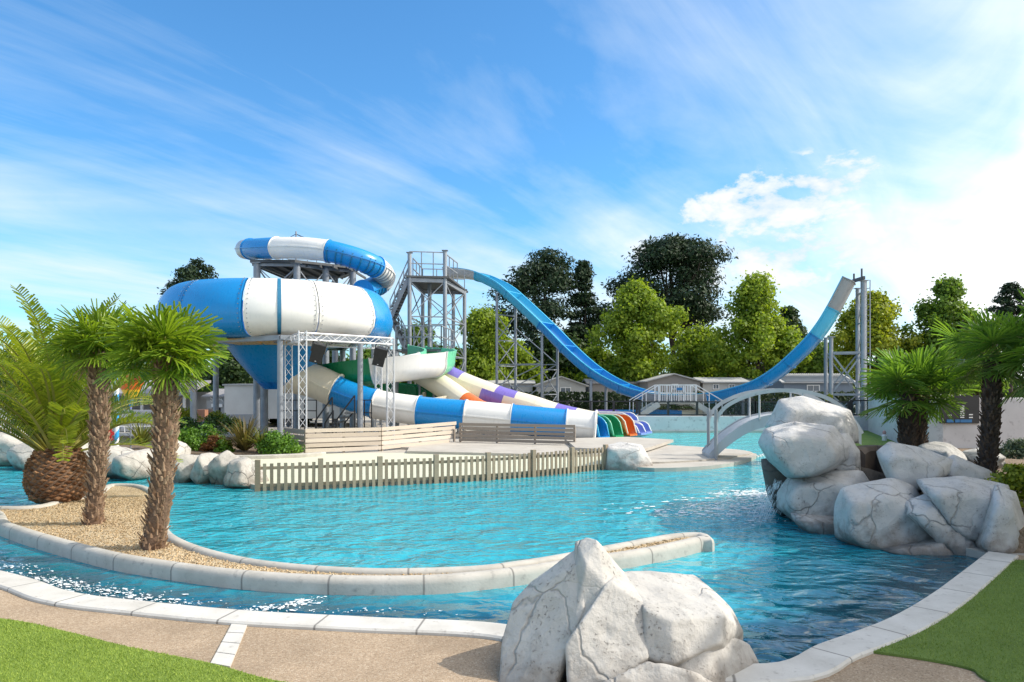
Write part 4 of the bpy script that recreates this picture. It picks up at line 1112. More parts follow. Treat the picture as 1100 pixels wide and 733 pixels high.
def strap_plant(name, label, px, py, d, n, L, m, seed, spread=1.0):
    rg = np.random.default_rng(seed); b = P(px, py, d); mb = MB()
    for k in range(n):
        az = k*2.39996; el = math.radians(88-62*spread*rg.random()**.8); ln = L*(.6+.5*rg.random())
        hd = Vector((math.cos(az), math.sin(az), 0)); p = b+hd*.1*rg.random(); pts = []; bend = .3+.9*rg.random()
        for i in range(7):
            pts.append(p.copy()); e = el-bend*(i/6)**2; p = p+(hd*math.cos(e)+Vector((0, 0, math.sin(e))))*ln/6
        mb.loft([(q, s, u, .035*(1-.9*(i/6)**2.2)+.003) for i, (q, s, u) in enumerate(frames(pts))], [(-1, 0), (0, -.3), (1, 0)], closed=False, caps=False)
    return tag(mb.build(name, m, flip=False), label, 'plant')
strap_plant('strap_leaf_plant', 'bronze sword leaved plant in the middle of the planting bed', 263, 484, 28.6, 120, 1.5, M['phormium'], 501)
strap_plant('strap_leaf_plant', 'yellow green sword leaves spilling over beside the glossy bush', 281, 480, 28.2, 60, .95, M['phormium_green'], 502, 1.15)
strap_plant('strap_leaf_plant', 'spiky green plant partly hidden behind the stout palm trunk', 152, 478, 29.5, 70, 1.25, M['phormium_green'], 503)
# ================================================================== slides
def tube_section(name, path, r, m, parent, flange=True, n=28, ribs=0, ribm=None, caps=False, seam=True):
    """one fibreglass tube length with bolted end flanges and a moulded side seam"""
    mb = MB(); fr = frames(path)
    th = .035
    mb.loft(fr, circ(r, n), caps=False)
    mb.loft(fr, circ(r-th, n), caps=False)
    for f in (fr[0], fr[-1]):   # close the rim
        ring = [f[0]+f[1]*a+f[2]*b for a, b in circ(r, n)]; ring2 = [f[0]+f[1]*a+f[2]*b for a, b in circ(r-th, n)]
        mb.add(ring+ring2, [(i, (i+1) % n, n+(i+1) % n, n+i) for i in range(n)])
    if seam:
        for s in (-1, 1): mb.loft(fr, [(s*(r-.01), -.03), (s*(r+.055), -.03), (s*(r+.055), .03), (s*(r-.01), .03)])
    o = mb.build(name, m, parent, smooth=45, flip=False)
    if flange:
        for idx, sg in ((0, 1), (-1, -1)):
            mb = MB(); p, s, u = fr[idx]; t = (path[1]-path[0]).normalized() if idx == 0 else (path[-1]-path[-2]).normalized()
            q = [(p+t*(.004*sg), s, u), (p+t*(.05*sg), s, u)]
            mb.loft(q, circ(r+.05, n)); mb.build('flange', m, o, smooth=45)
    if ribs:
        mb = MB()
        for k in range(ribs):
            i = int((k+.5)/ribs*(len(path)-1)); p, s, u = fr[i]; t = (path[min(i+1, len(path)-1)]-path[max(i-1, 0)]).normalized()
            # half hoop under the tube
            hp = [(p+s*math.cos(a)*(r+.025)+u*math.sin(a)*(r+.025)) for a in np.linspace(PI*1.0, PI*2.06, 12)]
            mb.loft([(q, t, (q-p).normalized()) for q in hp], [(-.03, -.03), (.03, -.03), (.03, .03), (-.03, .03)])
        mb.build('hoop', ribm or M['steel'], o)
    return o
def cut(path, fracs):
    """split a path at fractions of its length"""
    L = [0]
    for a, b in zip(path, path[1:]): L.append(L[-1]+(b-a).length)
    def at(f):
        d = f*L[-1]
        for i in range(len(path)-1):
            if L[i+1] >= d-1e-9: return path[i].lerp(path[i+1], (d-L[i])/max(1e-9, L[i+1]-L[i]))
        return path[-1]
    out = []
    for f0, f1 in zip(fracs, fracs[1:]):
        n = max(3, int((f1-f0)*L[-1]/.22)); out.append([at(f0+(f1-f0)*i/n) for i in range(n+1)])
    return out
def frac_at_px(path, pxs):
    """fractions of the path length where it crosses given picture columns (path must run left to right)"""
    L = [0]
    for a, b in zip(path, path[1:]): L.append(L[-1]+(b-a).length)
    out = []
    for x in pxs:
        best = min(range(len(path)), key=lambda i: abs(550+path[i].x/path[i].y*FOC-x)); out.append(L[best]/L[-1])
    return out

# ---- bowl slide
BC = Vector((-11.58, 37.0, 0)); BR = 5.6
view = Vector((-BC.x, -BC.y, 0)).normalized(); va = math.atan2(view.y, view.x)     # direction of the nearest side
bowl = thing('bowl_slide', 'big blue and white bowl water slide on grey posts with winding tubes', 'water slide', BC)
prof = [(4.62, 7.26), (4.68, 7.30), (4.76, 7.27), (4.94, 7.17), (5.10, 7.02), (5.36, 6.66), (5.53, 6.2), (5.60, 5.78), (5.53, 5.38), (5.30, 5.05), (4.85, 4.86), (4.15, 4.77)]
inn = [(r-.07, z-.03 if i else z-.02) for i, (r, z) in enumerate(prof)][::-1]
SEG = math.radians(32.7)
def col_at(k):
    if k in (0, 1): return 'white'
    return 'blue'
for k in range(11):
    a0 = va+math.radians(-15.3)+k*SEG
    # seen from the picture the angle runs to the right, i.e. counter clockwise from above
    mb = MB(); mb.lathe(prof+inn, BC, 10, a0+.004, a0+SEG-.004); o = mb.build('bowl_panel', M[col_at(k)], bowl, smooth=35)
    for aa in (a0+.006, a0+SEG-.006-.012):
        mb = MB(); mb.lathe([(r+.045, z) for r, z in prof[1:]]+[(r-.02, z) for r, z in prof[1:]][::-1], BC, 1, aa, aa+.012)
        mb.cur = 1
        for (r0, z0), (r1, z1) in zip(prof[1:], prof[2:]):
            for tt in (.25, .75):
                r_, z_ = r0+(r1-r0)*tt+.01, z0+(z1-z0)*tt
                ab_ = aa+(.026 if aa < a0+.1 else -.014)
                mb.box((BC.x+r_*math.cos(ab_), BC.y+r_*math.sin(ab_), z_), (.03, .035, .035), rz=ab_)
        mb.build('flange', [M[col_at(k)], M['steel']], o)
    # underside: flat ring panels, alternate colours
    mb = MB(); mb.lathe([(4.15, 4.76), (2.3, 4.56), (2.3, 4.51), (4.2, 4.70)], BC, 6, a0+.01, a0+SEG-.01)
    mb.build('underside_panel', M[('yellow', 'cream', 'cream', 'blue', 'yellow', 'blue', 'yellow', 'blue', 'yellow', 'blue', 'yellow')[k]], bowl, smooth=35)
mb = MB(); aa = va-math.radians(.7)
mb.lathe([(r+.03, z) for r, z in prof[1:]]+[(r-.02, z) for r, z in prof[1:]][::-1], BC, 2, aa, aa+.03); mb.build('band', M['teal'], bowl, smooth=35)
mb = MB(); mb.lathe([(2.5, 4.62), (2.08, 4.0), (1.58, 3.4), (1.10, 2.85), (.75, 2.5), (.70, 2.45), (1.05, 2.8), (1.53, 3.35), (2.03, 3.95), (2.45, 4.56)], BC, 32)
mb.build('funnel', M['blue'], bowl, smooth=40)
def post(name, top, bot, r, parent, n=14):
    mb = MB(); mb.rod(bot, top, r, n); mb.box((bot[0], bot[1], bot[2]+.02), (r*3.4, r*3.4, .04)); mb.box((top[0], top[1], top[2]-.02), (r*3, r*3, .04)); return mb.build(name, M['steel'], parent, smooth=40)
bp = [(301, 31.9, .125), (387, 33.4, .125), (208, 34.6, .15), (284, 40.6, .20), (368, 41.2, .16), (232, 40.4, .15)]
bpos = []
for px, d, r in bp:
    q = P(px, 415, d); bpos.append(Vector((q.x, q.y, 4.62))); post('post', (q.x, q.y, 4.62), (q.x, q.y, 0), r, bowl)
for i, j in ((0, 1), (0, 2), (2, 5), (5, 3), (3, 4), (4, 1), (0, 3), (1, 3)):
    mb = MB(); mb.bar(bpos[i]+Vector((0, 0, .06)), bpos[j]+Vector((0, 0, .06)), .14, .22); mb.build('beam', M['steel'], bowl)
for i in range(6):
    mb = MB(); q = bpos[i]; c = Vector((BC.x, BC.y, q.z)); mb.bar(q+Vector((0, 0, .0)), q+(c-q).normalized()*1.5+Vector((0, 0, -.02)), .1, .12); mb.build('bracket', M['steel'], bowl)
# exit tube
ex = cr([BC+Vector((0.0, 0, 3.3)), BC+Vector((.25, -.05, 3.1)), P(317, 405, 37.0), P(339, 410, 37.1), P(364, 421, 37.0), P(403, 434, 36.8), P(450, 441.5, 36.5), P(500, 446, 36.2), P(550, 450.5, 36.0), P(608, 456, 35.8), P(640, 459, 35.6)], 10)
fx = frac_at_px(ex, [360, 403, 450, 500, 551, 608]); fr_all = [0.02]+fx+[1.0]
for sec, c in zip(cut(ex, fr_all), ('cream', 'blue', 'white', 'blue', 'white', 'blue', 'white')):
    tube_section('exit_tube', sec, {'cream': .84}.get(c, .72), M[c], bowl)
mb = MB(); e_p, e_t = ex[-1], (ex[-1]-ex[-2]).normalized(); e_fr = frames(ex)[-1]
mb.loft([(e_p-e_t*.06, e_fr[1], e_fr[2]), (e_p+e_t*.02, e_fr[1], e_fr[2]), (e_p+e_t*.02, e_fr[1], e_fr[2], .87), (e_p-e_t*.5, e_fr[1], e_fr[2], .84)], circ(.83, 32), caps=False)
mb.build('tube_mouth', M['white'], bowl, smooth=40)
for px in (415, 470, 520, 575):
    q = min(ex, key=lambda p: abs(550+p.x/p.y*FOC-px)); post('post', (q.x, q.y, q.z-.66), (q.x, q.y, .1), .06, bowl, 10)
# upper feeder tube winding round the launch tower
up = cr([P(288, 269, 49), P(270, 268, 47.5), P(264, 268, 45.4), P(276, 267.5, 43.4), P(300, 266.5, 42.0), P(330, 267, 41.3), P(358, 271, 41.0), P(386, 279, 41.2), P(404, 287, 42.0), P(412.5, 295, 43.2), P(410, 303, 44.0), P(400, 309, 43.4), P(390, 313, 42.0)], 10)
L = len(up)
def seg_px(path, lo, hi, i0, i1):
    return [p for p in path[i0:i1+1] if lo <= 550+p.x/p.y*FOC <= hi]
n_ = 10
cuts = [0, 24, 38, 50, 62, 80, 100, 112, 120]
b1 = min(range(25, L), key=lambda i: abs(550+up[i].x/up[i].y*FOC-270) if i < 50 else 1e9)
b2 = min(range(25, 70), key=lambda i: abs(550+up[i].x/up[i].y*FOC-296))
b3 = min(range(40, 80), key=lambda i: abs(550+up[i].x/up[i].y*FOC-353))
b4 = min(range(50, 92), key=lambda i: abs(550+up[i].x/up[i].y*FOC-404))
b5 = min(103, L-8)
for (i0, i1), c, rb in zip(((0, b1), (b1, b2), (b2, b3), (b3, b4), (b4, b5), (b5, L-1)), ('grey_grp', 'blue', 'white', 'blue', 'white', 'blue'), (0, 0, 0, 8, 10, 4)):
    tube_section('feeder_tube', up[i0:i1+1], .60, M[c], bowl, ribs=rb, ribm=M['teal'] if c == 'blue' else M['steel'])

# ---- launch tower behind the bowl
lt = thing('launch_tower', 'grey steel launch tower with dark deck standing behind the bowl slide', 'tower', P(330, 415, 45.5)-Vector((0, 0, CAM_H)))
cx0, cx1, cy0, cy1, dz = -14.6, -9.2, 43.0, 48.2, 9.72
cols = [(276, 43.0), (319, 43.2), (350, 44.5), (379, 45.5), (310, 48), (360, 48.5)]
cp = []
for px, d in cols:
    q = P(px, 415, d); post('column', (q.x, q.y, dz), (q.x, q.y, 0), .2, lt); cp.append(q)
mb = MB(); mb.prism([(cp[0].x-.3, cp[0].y-.3), (cp[1].x, cp[1].y-.4), (cp[2].x+.3, cp[2].y-.4), (cp[3].x+.5, cp[3].y), (cp[5].x+.5, cp[5].y+.6), (cp[4].x-.8, cp[4].y+.6)], dz, dz+.14); mb.build('deck', M['steel_dark'], lt)
mb = MB()
for k in range(9):
    x = -15.0+k*.75; mb.bar((x, 43.1+.1*k, dz-.08), (x+.2, 48.6, dz-.08), .08, .14)
mb.build('joist', M['steel_dark'], lt)
for i, j in ((0, 1), (1, 2), (2, 3), (0, 4), (1, 4), (3, 5), (4, 5)):
    a, b = cp[i], cp[j]; mb = MB()
    mb.bar((a.x, a.y, dz-.1), (b.x, b.y, dz-.1), .1, .16); mb.bar((a.x, a.y, dz-.2), (b.x, b.y, dz-2.3), .06); mb.bar((a.x, a.y, dz-2.3), (b.x, b.y, dz-.2), .06)
    mb.build('brace', M['steel'], lt)
mb = MB(); q = P(318, 262, 45); mb.rod((q.x, q.y, dz), (q.x, q.y, 11.95), .05, 8); mb.build('mast', M['steel'], lt)
mb = MB()
for px, z in ((302, 11.3), (341, 11.25), (330, 11.4)): t = P(px, 415, 45); mb.bar((q.x, q.y, 11.8), (t.x, t.y, z), .03)
mb.build('stay', M['steel_dark'], lt)
mb = MB()
for i, j in ((0, 4), (4, 5), (5, 3)):
    a, b = cp[i], cp[j]
    for h in (.55, 1.05): mb.bar((a.x, a.y, dz+h), (b.x, b.y, dz+h), .04)
    for k in range(6): t = k/5; mb.bar((a.x+(b.x-a.x)*t, a.y+(b.y-a.y)*t, dz+.1), (a.x+(b.x-a.x)*t, a.y+(b.y-a.y)*t, dz+1.05), .04)
mb.build('railing', M['steel'], lt)

# ---- boomerang slide: one long trough in a vertical plane
A2, B2 = Vector(((487-550)/FOC*58, 58, 0)), Vector(((920-550)/FOC*44.6, 44.6, 0)); dA = B2-A2; uh = dA.normalized()
def plane_pt(px, py):
    k = (px-550)/FOC; t = (k*A2.y-A2.x)/(dA.x-k*dA.y); q = A2+dA*t
    return Vector((q.x, q.y, CAM_H-(py-HOR)/FOC*q.y))
bm_px = [(484, 297.5), (500, 298.5), (514, 301), (527, 306.5), (540, 314), (556, 328), (572, 343), (588, 358.5), (604, 375), (622, 392), (640, 406), (658, 416.5), (678, 425), (700, 430.5), (730, 433.5), (764, 431.5), (788, 427), (814, 419), (838, 405), (858, 388), (876, 370), (890, 352), (902, 332), (911, 315), (917, 303.5)]
bpath = cr([plane_pt(*q) for q in bm_px], 6)
boom = thing('boomerang_slide', 'very long blue half pipe slide dropping from the tower and rising to a raised end', 'water slide', plane_pt(730, 433)*1-Vector((0, 0, plane_pt(730, 433).z)))
sideB = Vector((uh.y, -uh.x, 0))
W1, H1 = 1.10, .55
tr = [(-W1-.02, H1), (-W1+.08, .20), (-W1+.30, .04), (-W1+.55, 0), (W1-.55, 0), (W1-.30, .04), (W1-.08, .20), (W1+.02, H1), (W1+.17, H1), (W1+.17, H1-.06), (W1+.07, H1-.08), (W1-.02, .15), (W1-.28, -.04), (W1-.55, -.07), (-W1+.55, -.07), (-W1+.28, -.04), (-W1+.02, .15), (-W1-.07, H1-.08), (-W1-.17, H1-.06), (-W1-.17, H1)]
def bfr(path):
    out = []
    for i, p in enumerate(path):
        t = (path[min(i+1, len(path)-1)]-path[max(i-1, 0)]).normalized(); out.append((p, sideB, sideB.cross(t).normalized()))
    return out
allf = bfr(bpath)
def idx_px(x): return min(range(len(bpath)), key=lambda i: abs(550+bpath[i].x/bpath[i].y*FOC-x))
marks = [484, 516, 548, 582, 607, 637, 667, 697, 730, 764, 796, 826, 853, 880, 901, 917]
cols_b = ['grey_grp', 'light_blue', 'light_blue', 'blue', 'blue', 'blue', 'blue', 'grey_grp', 'grey_grp', 'blue', 'blue', 'blue', 'blue', 'light_blue', 'grey_dark']
for x0, x1, c in zip(marks, marks[1:], cols_b):
    i0, i1 = idx_px(x0), idx_px(x1)
    if x0 == 484: i0 = 0
    if x1 == 917: i1 = len(bpath)-1
    ff = allf[i0:i1+1]
    mb = MB(); mb.loft(ff, tr); o = mb.build('chute_section', M[c], boom, smooth=40)
    for f, f2 in ((ff[0], ff[1]), (ff[-1], ff[-2])):
        mb = MB(); t = (f2[0]-f[0]).normalized()
        outer = [(a*1.045, b-.05 if b < H1-.1 else b) for a, b in tr[7:]]
        mb.loft([(f[0]+t*.003, f[1], f[2]), (f[0]+t*.05, f[1], f[2])], outer); mb.build('flange', M[c], o)
for sgn in (-1, 1):
    mb = MB(); mb.loft([(f[0]+f[1]*sgn*(W1+.09)+f[2]*(H1+.012), f[1], f[2]) for f in allf], [(-.09, -.01), (.09, -.01), (.09, .03), (-.09, .03)]); mb.build('rim', M['light_blue'], boom)  # pale strips put the bright highlight of the trough edges into colour
# legs of the slide
def leg(px, d_off, path_px, parent, r=.10, zt=None):
    q = bpath[idx_px(path_px)]; b = q+sideB*d_off; z = (q.z-.15) if zt is None else zt
    post('post', (b.x, b.y, z), (b.x, b.y, 0), r, parent, 12); return Vector((b.x, b.y, z))
L1 = leg(0, .9, 540, boom); L2 = leg(0, -.9, 548, boom); L3 = leg(0, .9, 588, boom); L4 = leg(0, -.9, 594, boom)
L5 = leg(0, .9, 640, boom); L6 = leg(0, -.9, 646, boom); L7 = leg(0, .9, 800, boom); L8 = leg(0, -.9, 800, boom)
def xbrace(a, b, zs, parent, w=.055):
    for z0, z1 in zip(zs, zs[1:]):
        mb = MB(); mb.bar((a.x, a.y, z0), (b.x, b.y, z1), w); mb.bar((b.x, b.y, z0), (a.x, a.y, z1), w); mb.bar((a.x, a.y, z1), (b.x, b.y, z1), w*1.4); mb.build('brace', M['steel'], parent)
xbrace(L1, L2, [.3, 2.2, 4.1, 6.0, 7.9], boom); xbrace(L3, L4, [.3, 2.0, 3.8], boom)
xbrace(L1, L3, [.3, 2.6], boom); xbrace(L2, L4, [.3, 2.6], boom)
for a, b in ((L1, L3), (L2, L4)):
    mb = MB(); mb.bar((a.x, a.y, 4.2), (b.x, b.y, 4.2), .07); mb.bar((a.x, a.y, 7.0), (b.x, b.y, 4.2), .06); mb.bar((a.x, a.y, 2.6), (b.x, b.y, 4.2), .06); mb.build('brace', M['steel'], boom)
L5b = None
# the end tower under the rising side
q1 = bpath[idx_px(885)]; q2 = bpath[-1]
e1 = Vector((q1.x+.1, q1.y-.7, q1.z-.25)); e2 = Vector((q1.x+.5, q1.y+1.0, q1.z-.2)); e3 = Vector((q2.x+.35, q2.y-.5, q2.z+.05)); e4 = Vector((q2.x+.75, q2.y+1.1, q2.z-.2))
for e, r in ((e1, .12), (e2, .11), (e3, .16), (e4, .12)): post('post', tuple(e), (e.x, e.y, 0), r, boom, 12)
xbrace(e1, e3, [.4, 2.1, 4.6], boom, .09); xbrace(e2, e4, [.4, 2.1, 4.6], boom, .07); xbrace(e3, e4, [.4, 2.1, 4.6, 6.4, 8.2], boom, .06)
mb = MB(); q = q2
mb.bar((q.x+.12, q.y-1.1, q.z+.12), (q.x+.12, q.y+1.1, q.z+.12), .12, .2); mb.rod((q.x+.25, q.y-.5, q.z), (q.x+.25, q.y-.5, q.z+.75), .06, 8); mb.rod((q.x+.25, q.y+.5, q.z), (q.x+.25, q.y+.5, q.z+.6), .06, 8); mb.build('end_stop', M['steel_dark'], boom)
mb = MB()
for k in range(26): mb.bar((e3.x+.30, e3.y-.2, .4+k*.32), (e3.x+.30, e3.y+.25, .4+k*.32), .035)
for s in (-.2, .25): mb.bar((e3.x+.30, e3.y+s, .2), (e3.x+.30, e3.y+s, e3.z), .045)
mb.build('ladder', M['steel'], boom)

# ---- slide tower with stairs
TW = P(465, 415, 50)-Vector((0, 0, CAM_H))
tower = thing('slide_tower', 'tall open steel stair tower at the start of the boomerang slide', 'tower', TW)
def colp(px, d): q = P(px, 415, d); return Vector((q.x, q.y, 0))
ta, tb, tc, td, te, tf = colp(440, 47), colp(478, 47.4), colp(499, 53.5), colp(454, 53), colp(461.5, 50), colp(487, 55)
PZ = 9.55
for q, z in ((ta, PZ+1.5), (tb, PZ+1.7), (tc, PZ), (td, PZ), (te, PZ), (tf, PZ)):
    post('column', (q.x, q.y, z), (q.x, q.y, 0), .13, tower, 12)
mb = MB(); mb.prism([(p.x, p.y) for p in (ta+Vector((-.2, -.2, 0)), tb+Vector((.3, -.2, 0)), tc+Vector((.2, 1.2, 0)), td+Vector((-.2, 1.2, 0)))], PZ-.1, PZ+.02); mb.build('deck', M['steel_dark'], tower)
mb = MB()
for a, b in ((ta, tb), (ta, td), (tb, tc), (td, tc)): mb.bar((a.x, a.y, PZ-.25), (b.x, b.y, PZ-.25), .12, .24)
mb.build('beam', M['steel'], tower)
for a, b in ((ta, tb), (tb, tc), (td, tc), (ta, td)):
    for z0, z1 in ((4.6, 7.0), (7.0, PZ-.3), (.3, 4.4)):
        mb = MB(); mb.bar((a.x, a.y, z0), (b.x, b.y, z1), .055); mb.bar((b.x, b.y, z0), (a.x, a.y, z1), .055); mb.bar((a.x, a.y, z0), (b.x, b.y, z0), .07); mb.build('brace', M['steel'], tower)
def railing(pts, h, parent, m='steel', npost=3, r=.03, infill=0, name='railing'):
    mb = MB()
    for a, b in zip(pts, pts[1:]):
        a, b = Vector(a), Vector(b)
        for hh in (h, h*.52): mb.bar(a+Vector((0, 0, hh)), b+Vector((0, 0, hh)), r*2)
        for k in range(npost+1): q = a.lerp(b, k/npost); mb.bar(q, q+Vector((0, 0, h)), r*2)
        for k in range(infill): q = a.lerp(b, (k+.5)/infill); mb.bar(q+Vector((0, 0, .08)), q+Vector((0, 0, h)), r)
    return mb.build(name, M[m], parent)
z = Vector((0, 0, PZ))
railing([ta+z, tb+z], 1.55, tower); railing([ta+z+Vector((0, 1.6, 0)), td+z, tc+z], 1.4, tower); railing([tb+z, tb.lerp(tc, .6)+z], 1.5, tower)
def stairs(p0, p1, width, wdir, n, parent, m='steel_dark', rail=1.05):
    p0, p1, wdir = Vector(p0), Vector(p1), Vector(wdir)
    mb = MB(); dv = (p1-p0)
    for s in (0, 1): mb.bar(p0+wdir*width*s+Vector((0, 0, -.12)), p1+wdir*width*s+Vector((0, 0, -.12)), .06, .26)
    mb.build('stringer', M['steel'], parent)
    h = Vector((dv.x, dv.y, 0)).normalized()
    for k in range(n):
        c = p0+dv*((k+.5)/n)+wdir*width/2; mb = MB(); mb.box(c, (.30, width, .05), rz=math.atan2(h.y, h.x)); mb.build('tread', M[m], parent)
    for s in (0, 1): railing([p0+wdir*width*s, p1+wdir*width*s], rail, parent, npost=4)
s_top = ta+Vector((-.1, .1, PZ)); s_bot = P(419, 341, 47.2)
stairs(s_bot, s_top, 1.3, (0, 1, 0), 13, tower)
mb = MB(); mb.prism([(s_bot.x-1.2, s_bot.y-.1), (s_bot.x+.05, s_bot.y-.1), (s_bot.x+.05, s_bot.y+3), (s_bot.x-1.2, s_bot.y+3)], s_bot.z-.15, s_bot.z-.03); mb.build('landing', M['steel_dark'], tower)
for dx, dy in ((-1.1, 0), (-.05, 0), (-1.1, 2.9), (-.05, 2.9)): post('column', (s_bot.x+dx, s_bot.y+dy, s_bot.z-.1), (s_bot.x+dx, s_bot.y+dy, 0), .09, tower, 10)
stairs(P(436, 374, 50), P(421, 344, 50.0), 1.2, (0, 1, 0), 10, tower)
mz = 4.75; mq = [P(425, 415, 43.2), P(474, 415, 43.2)]
mb = MB(); mb.prism([(mq[0].x, 43.2), (mq[1].x, 43.2), (mq[1].x+.4, 47), (mq[0].x+.2, 51.5)], mz-.14, mz); mb.build('landing', M['steel_dark'], tower)
railing([(mq[0].x, 43.2, mz), (mq[1].x, 43.2, mz), (mq[1].x+.4, 47, mz)], 1.35, tower, npost=5, infill=0)
for q in ((mq[0].x+.1, 43.3), (mq[1].x-.1, 43.3), ((mq[0].x+mq[1].x)/2, 43.3)): post('column', (q[0], q[1], mz-.1), (q[0], q[1], 0), .1, tower, 10)

# ---- green and white spiral slide
hc = P(412, 394, 40.8); HR = 3.0
spiral = thing('spiral_slide', 'green and white open spiral slide curling behind the stage truss', 'water slide', (hc.x, hc.y, 0))
hp = []
for k in range(121):
    t = k/120; a = math.radians(62-470*t); hp.append(Vector((hc.x+HR*math.cos(a)*1.04, hc.y+HR*math.sin(a)*.95, 4.45-3.0*t)))
def open_trough(r, h, th=.05, n=14):
    a = [(math.cos(t)*r, math.sin(t)*r*1.0) for t in np.linspace(PI*.97, PI*2.03, n)]
    a = [(-r*1.02, h)]+a+[(r*1.02, h)]
    b = [((r+th)*x/r, y-(th if y <= 0 else 0)) for x, y in a][::-1]
    b[0] = (b[0][0]+.08, h); b[-1] = (b[-1][0]-.08, h)
    return a+b
fr = frames(hp); bounds = [0, 10, 22, 39, 60, 80, 96, 108, 120]; cs_ = ['mint', 'mint', 'white', 'green', 'green', 'green', 'green', 'cream']
for i0, i1, c in zip(bounds, bounds[1:], cs_):
    mb = MB(); mb.loft(fr[i0:i1+1], open_trough(.76, .5)); o = mb.build('chute_section', M[c], spiral, smooth=40)
    for f, g in ((fr[i0], fr[i0+1]), (fr[i1], fr[i1-1])):
        mb = MB(); t = (g[0]-f[0]).normalized(); mb.loft([(f[0]+t*.003, f[1], f[2], 1.07), (f[0]+t*.05, f[1], f[2], 1.07)], open_trough(.76, .5)); mb.build('flange', M[c], o)
post('post', (hc.x+.6, hc.y, 4.6), (hc.x+.6, hc.y, 0), .22, spiral)
for k in (12, 36, 60, 84):
    q = hp[k]; mb = MB(); mb.bar((hc.x+.6, hc.y, q.z-.75), (q.x, q.y, q.z-.70), .1); mb.build('bracket', M['steel'], spiral)

# ---- chequered purple slide, cream and orange slide
def half_tube(name, path, r, cols_top, cols_bot, parent, shift=.5):
    n = len(cols_top)
    for half, cols in ((1, cols_top), (-1, cols_bot)):
        m_ = len(cols)
        for sec, c in zip(cut(path, [i/m_ for i in range(m_+1)]), cols):
            a0, a1 = (.5, .5+PI) if half > 0 else (.5+PI, .5+2*PI)
            arc = [(math.cos(t)*r, math.sin(t)*r) for t in np.linspace(a0, a1, 14)]; inn_ = [(x*.94, y*.94) for x, y in arc][::-1]
            mb = MB(); mb.loft(frames(sec), arc+inn_); mb.build('tube_half', M[c], parent, smooth=40)
pp = cr([P(462, 396, 42.5), P(474, 402.5, 42), P(500, 415, 41.4), P(540, 430, 40.6), P(570, 438.5, 40.2), P(600, 448, 39.8), P(640, 457, 39.2)], 8)
ps = thing('purple_slide', 'white tube slide chequered with purple blocks running down behind the exit tube', 'water slide', (pp[0].x, pp[0].y, 0))
half_tube('p', pp, .70, ['purple', 'purple', 'cream', 'cream', 'purple', 'cream', 'cream', 'purple', 'cream'], ['purple', 'cream', 'cream', 'purple', 'cream', 'cream', 'purple', 'cream'], ps)
for k in (6, 14, 24, 34): q = pp[k]; post('post', (q.x, q.y, q.z-.5), (q.x, q.y, 0), .07, ps, 10)
op = cr([P(440, 394, 41.5), P(455, 403, 41), P(470, 412, 40.4), P(486, 423, 39.8), P(503, 435, 39.2), P(530, 447, 38.6), P(600, 457, 38.0), P(640, 462, 37.7)], 8)
os_ = thing('orange_slide', 'cream tube slide with orange sections between the spiral and the purple slide', 'water slide', (op[0].x, op[0].y, 0))
half_tube('o', op, .60, ['orange', 'cream', 'cream', 'orange', 'orange', 'cream', 'cream', 'orange'], ['cream', 'cream', 'cream', 'orange', 'orange', 'cream', 'orange', 'orange'], os_)
for k in (6, 14, 24): q = op[k]; post('post', (q.x, q.y, q.z-.5), (q.x, q.y, 0), .07, os_, 10)

# ---- lane mouths at the end of the slides
def lane_mouth(name, label, px, py, d, w, h, m, m_in, length=4.2, ang=-38):
    e = P(px, py, d); z0 = .08
    t = thing(name, label, 'slide end', (e.x, e.y, 0), 'slide ends at the landing pool')
    dirv = Vector((math.cos(math.radians(ang)), math.sin(math.radians(ang)), 0)); sd = Vector((-dirv.y, dirv.x, 0))
    n = 20
    for s, nm in ((-1, 'side_wall'), (1, 'side_wall')):
        mb = MB(); V = []
        for i in range(n+1):
            f = i/n; x = -length*(1-f)
            # wall keeps its height, then curls down in a quarter ellipse at the end
            u = max(0, (x+w*.95)/(w*.95)); hh = h*(math.sqrt(max(0, 1-u*u))*.95+.05)
            base = e+dirv*x; base.z = z0+.0
            lean = sd*s*(w/2)
            for k_, (o_, zz) in enumerate(((0, 0), (.12, .25*hh), (.16, .6*hh), (.10, hh), (.03, hh), (.10, .6*hh), (.06, .25*hh), (-.06, 0))):
                V.append(base+lean+sd*s*o_*.8+Vector((0, 0, zz)))
        F = []
        for i in range(n):
            for k_ in range(8): F.append((i*8+k_, i*8+(k_+1) % 8, (i+1)*8+(k_+1) % 8, (i+1)*8+k_))
        F += [tuple(range(8)), tuple(range(n*8, n*8+8))]
        mb.add(V, F); mb.build(nm, M[m] if s > 0 else M[m_in], t, smooth=50)
        mb = MB(); top = [V[i*8+3].lerp(V[i*8+4], .5) for i in range(n+1)]
        mb.loft(frames([q+Vector((0, 0, .01)) for q in top], ref=Vector((.1, .2, 1))), circ(.035, 8)); mb.build('rim', M['light_blue' if m == 'blue' else 'mint' if m == 'green' else 'cream' if m == 'orange' else 'white'], t, smooth=60)
    mb = MB(); q = [e-dirv*length-sd*w/2, e+dirv*.1-sd*w/2, e+dirv*.1+sd*w/2, e-dirv*length+sd*w/2]; mb.prism([(p.x, p.y) for p in q], .0, z0+.01); mb.build('floor', M[m], t)
lane_mouth('lane_mouth', 'blue slide end right of the white tube mouth', 649, 474, 36.9, .80, 1.0, 'blue', 'blue', 2.6)
lane_mouth('lane_mouth', 'green slide end between the blue and the orange one', 664, 472, 38.0, .80, 1.0, 'green', 'green', 3.2)
lane_mouth('lane_mouth', 'orange slide end between the green and the lilac ones', 679, 470, 39.0, .80, 1.0, 'orange', 'orange', 3.6)
lane_mouth('lane_mouth', 'lower lilac slide end beside the orange one', 690, 468, 40.0, .62, .50, 'lilac', 'lilac', 3.4)
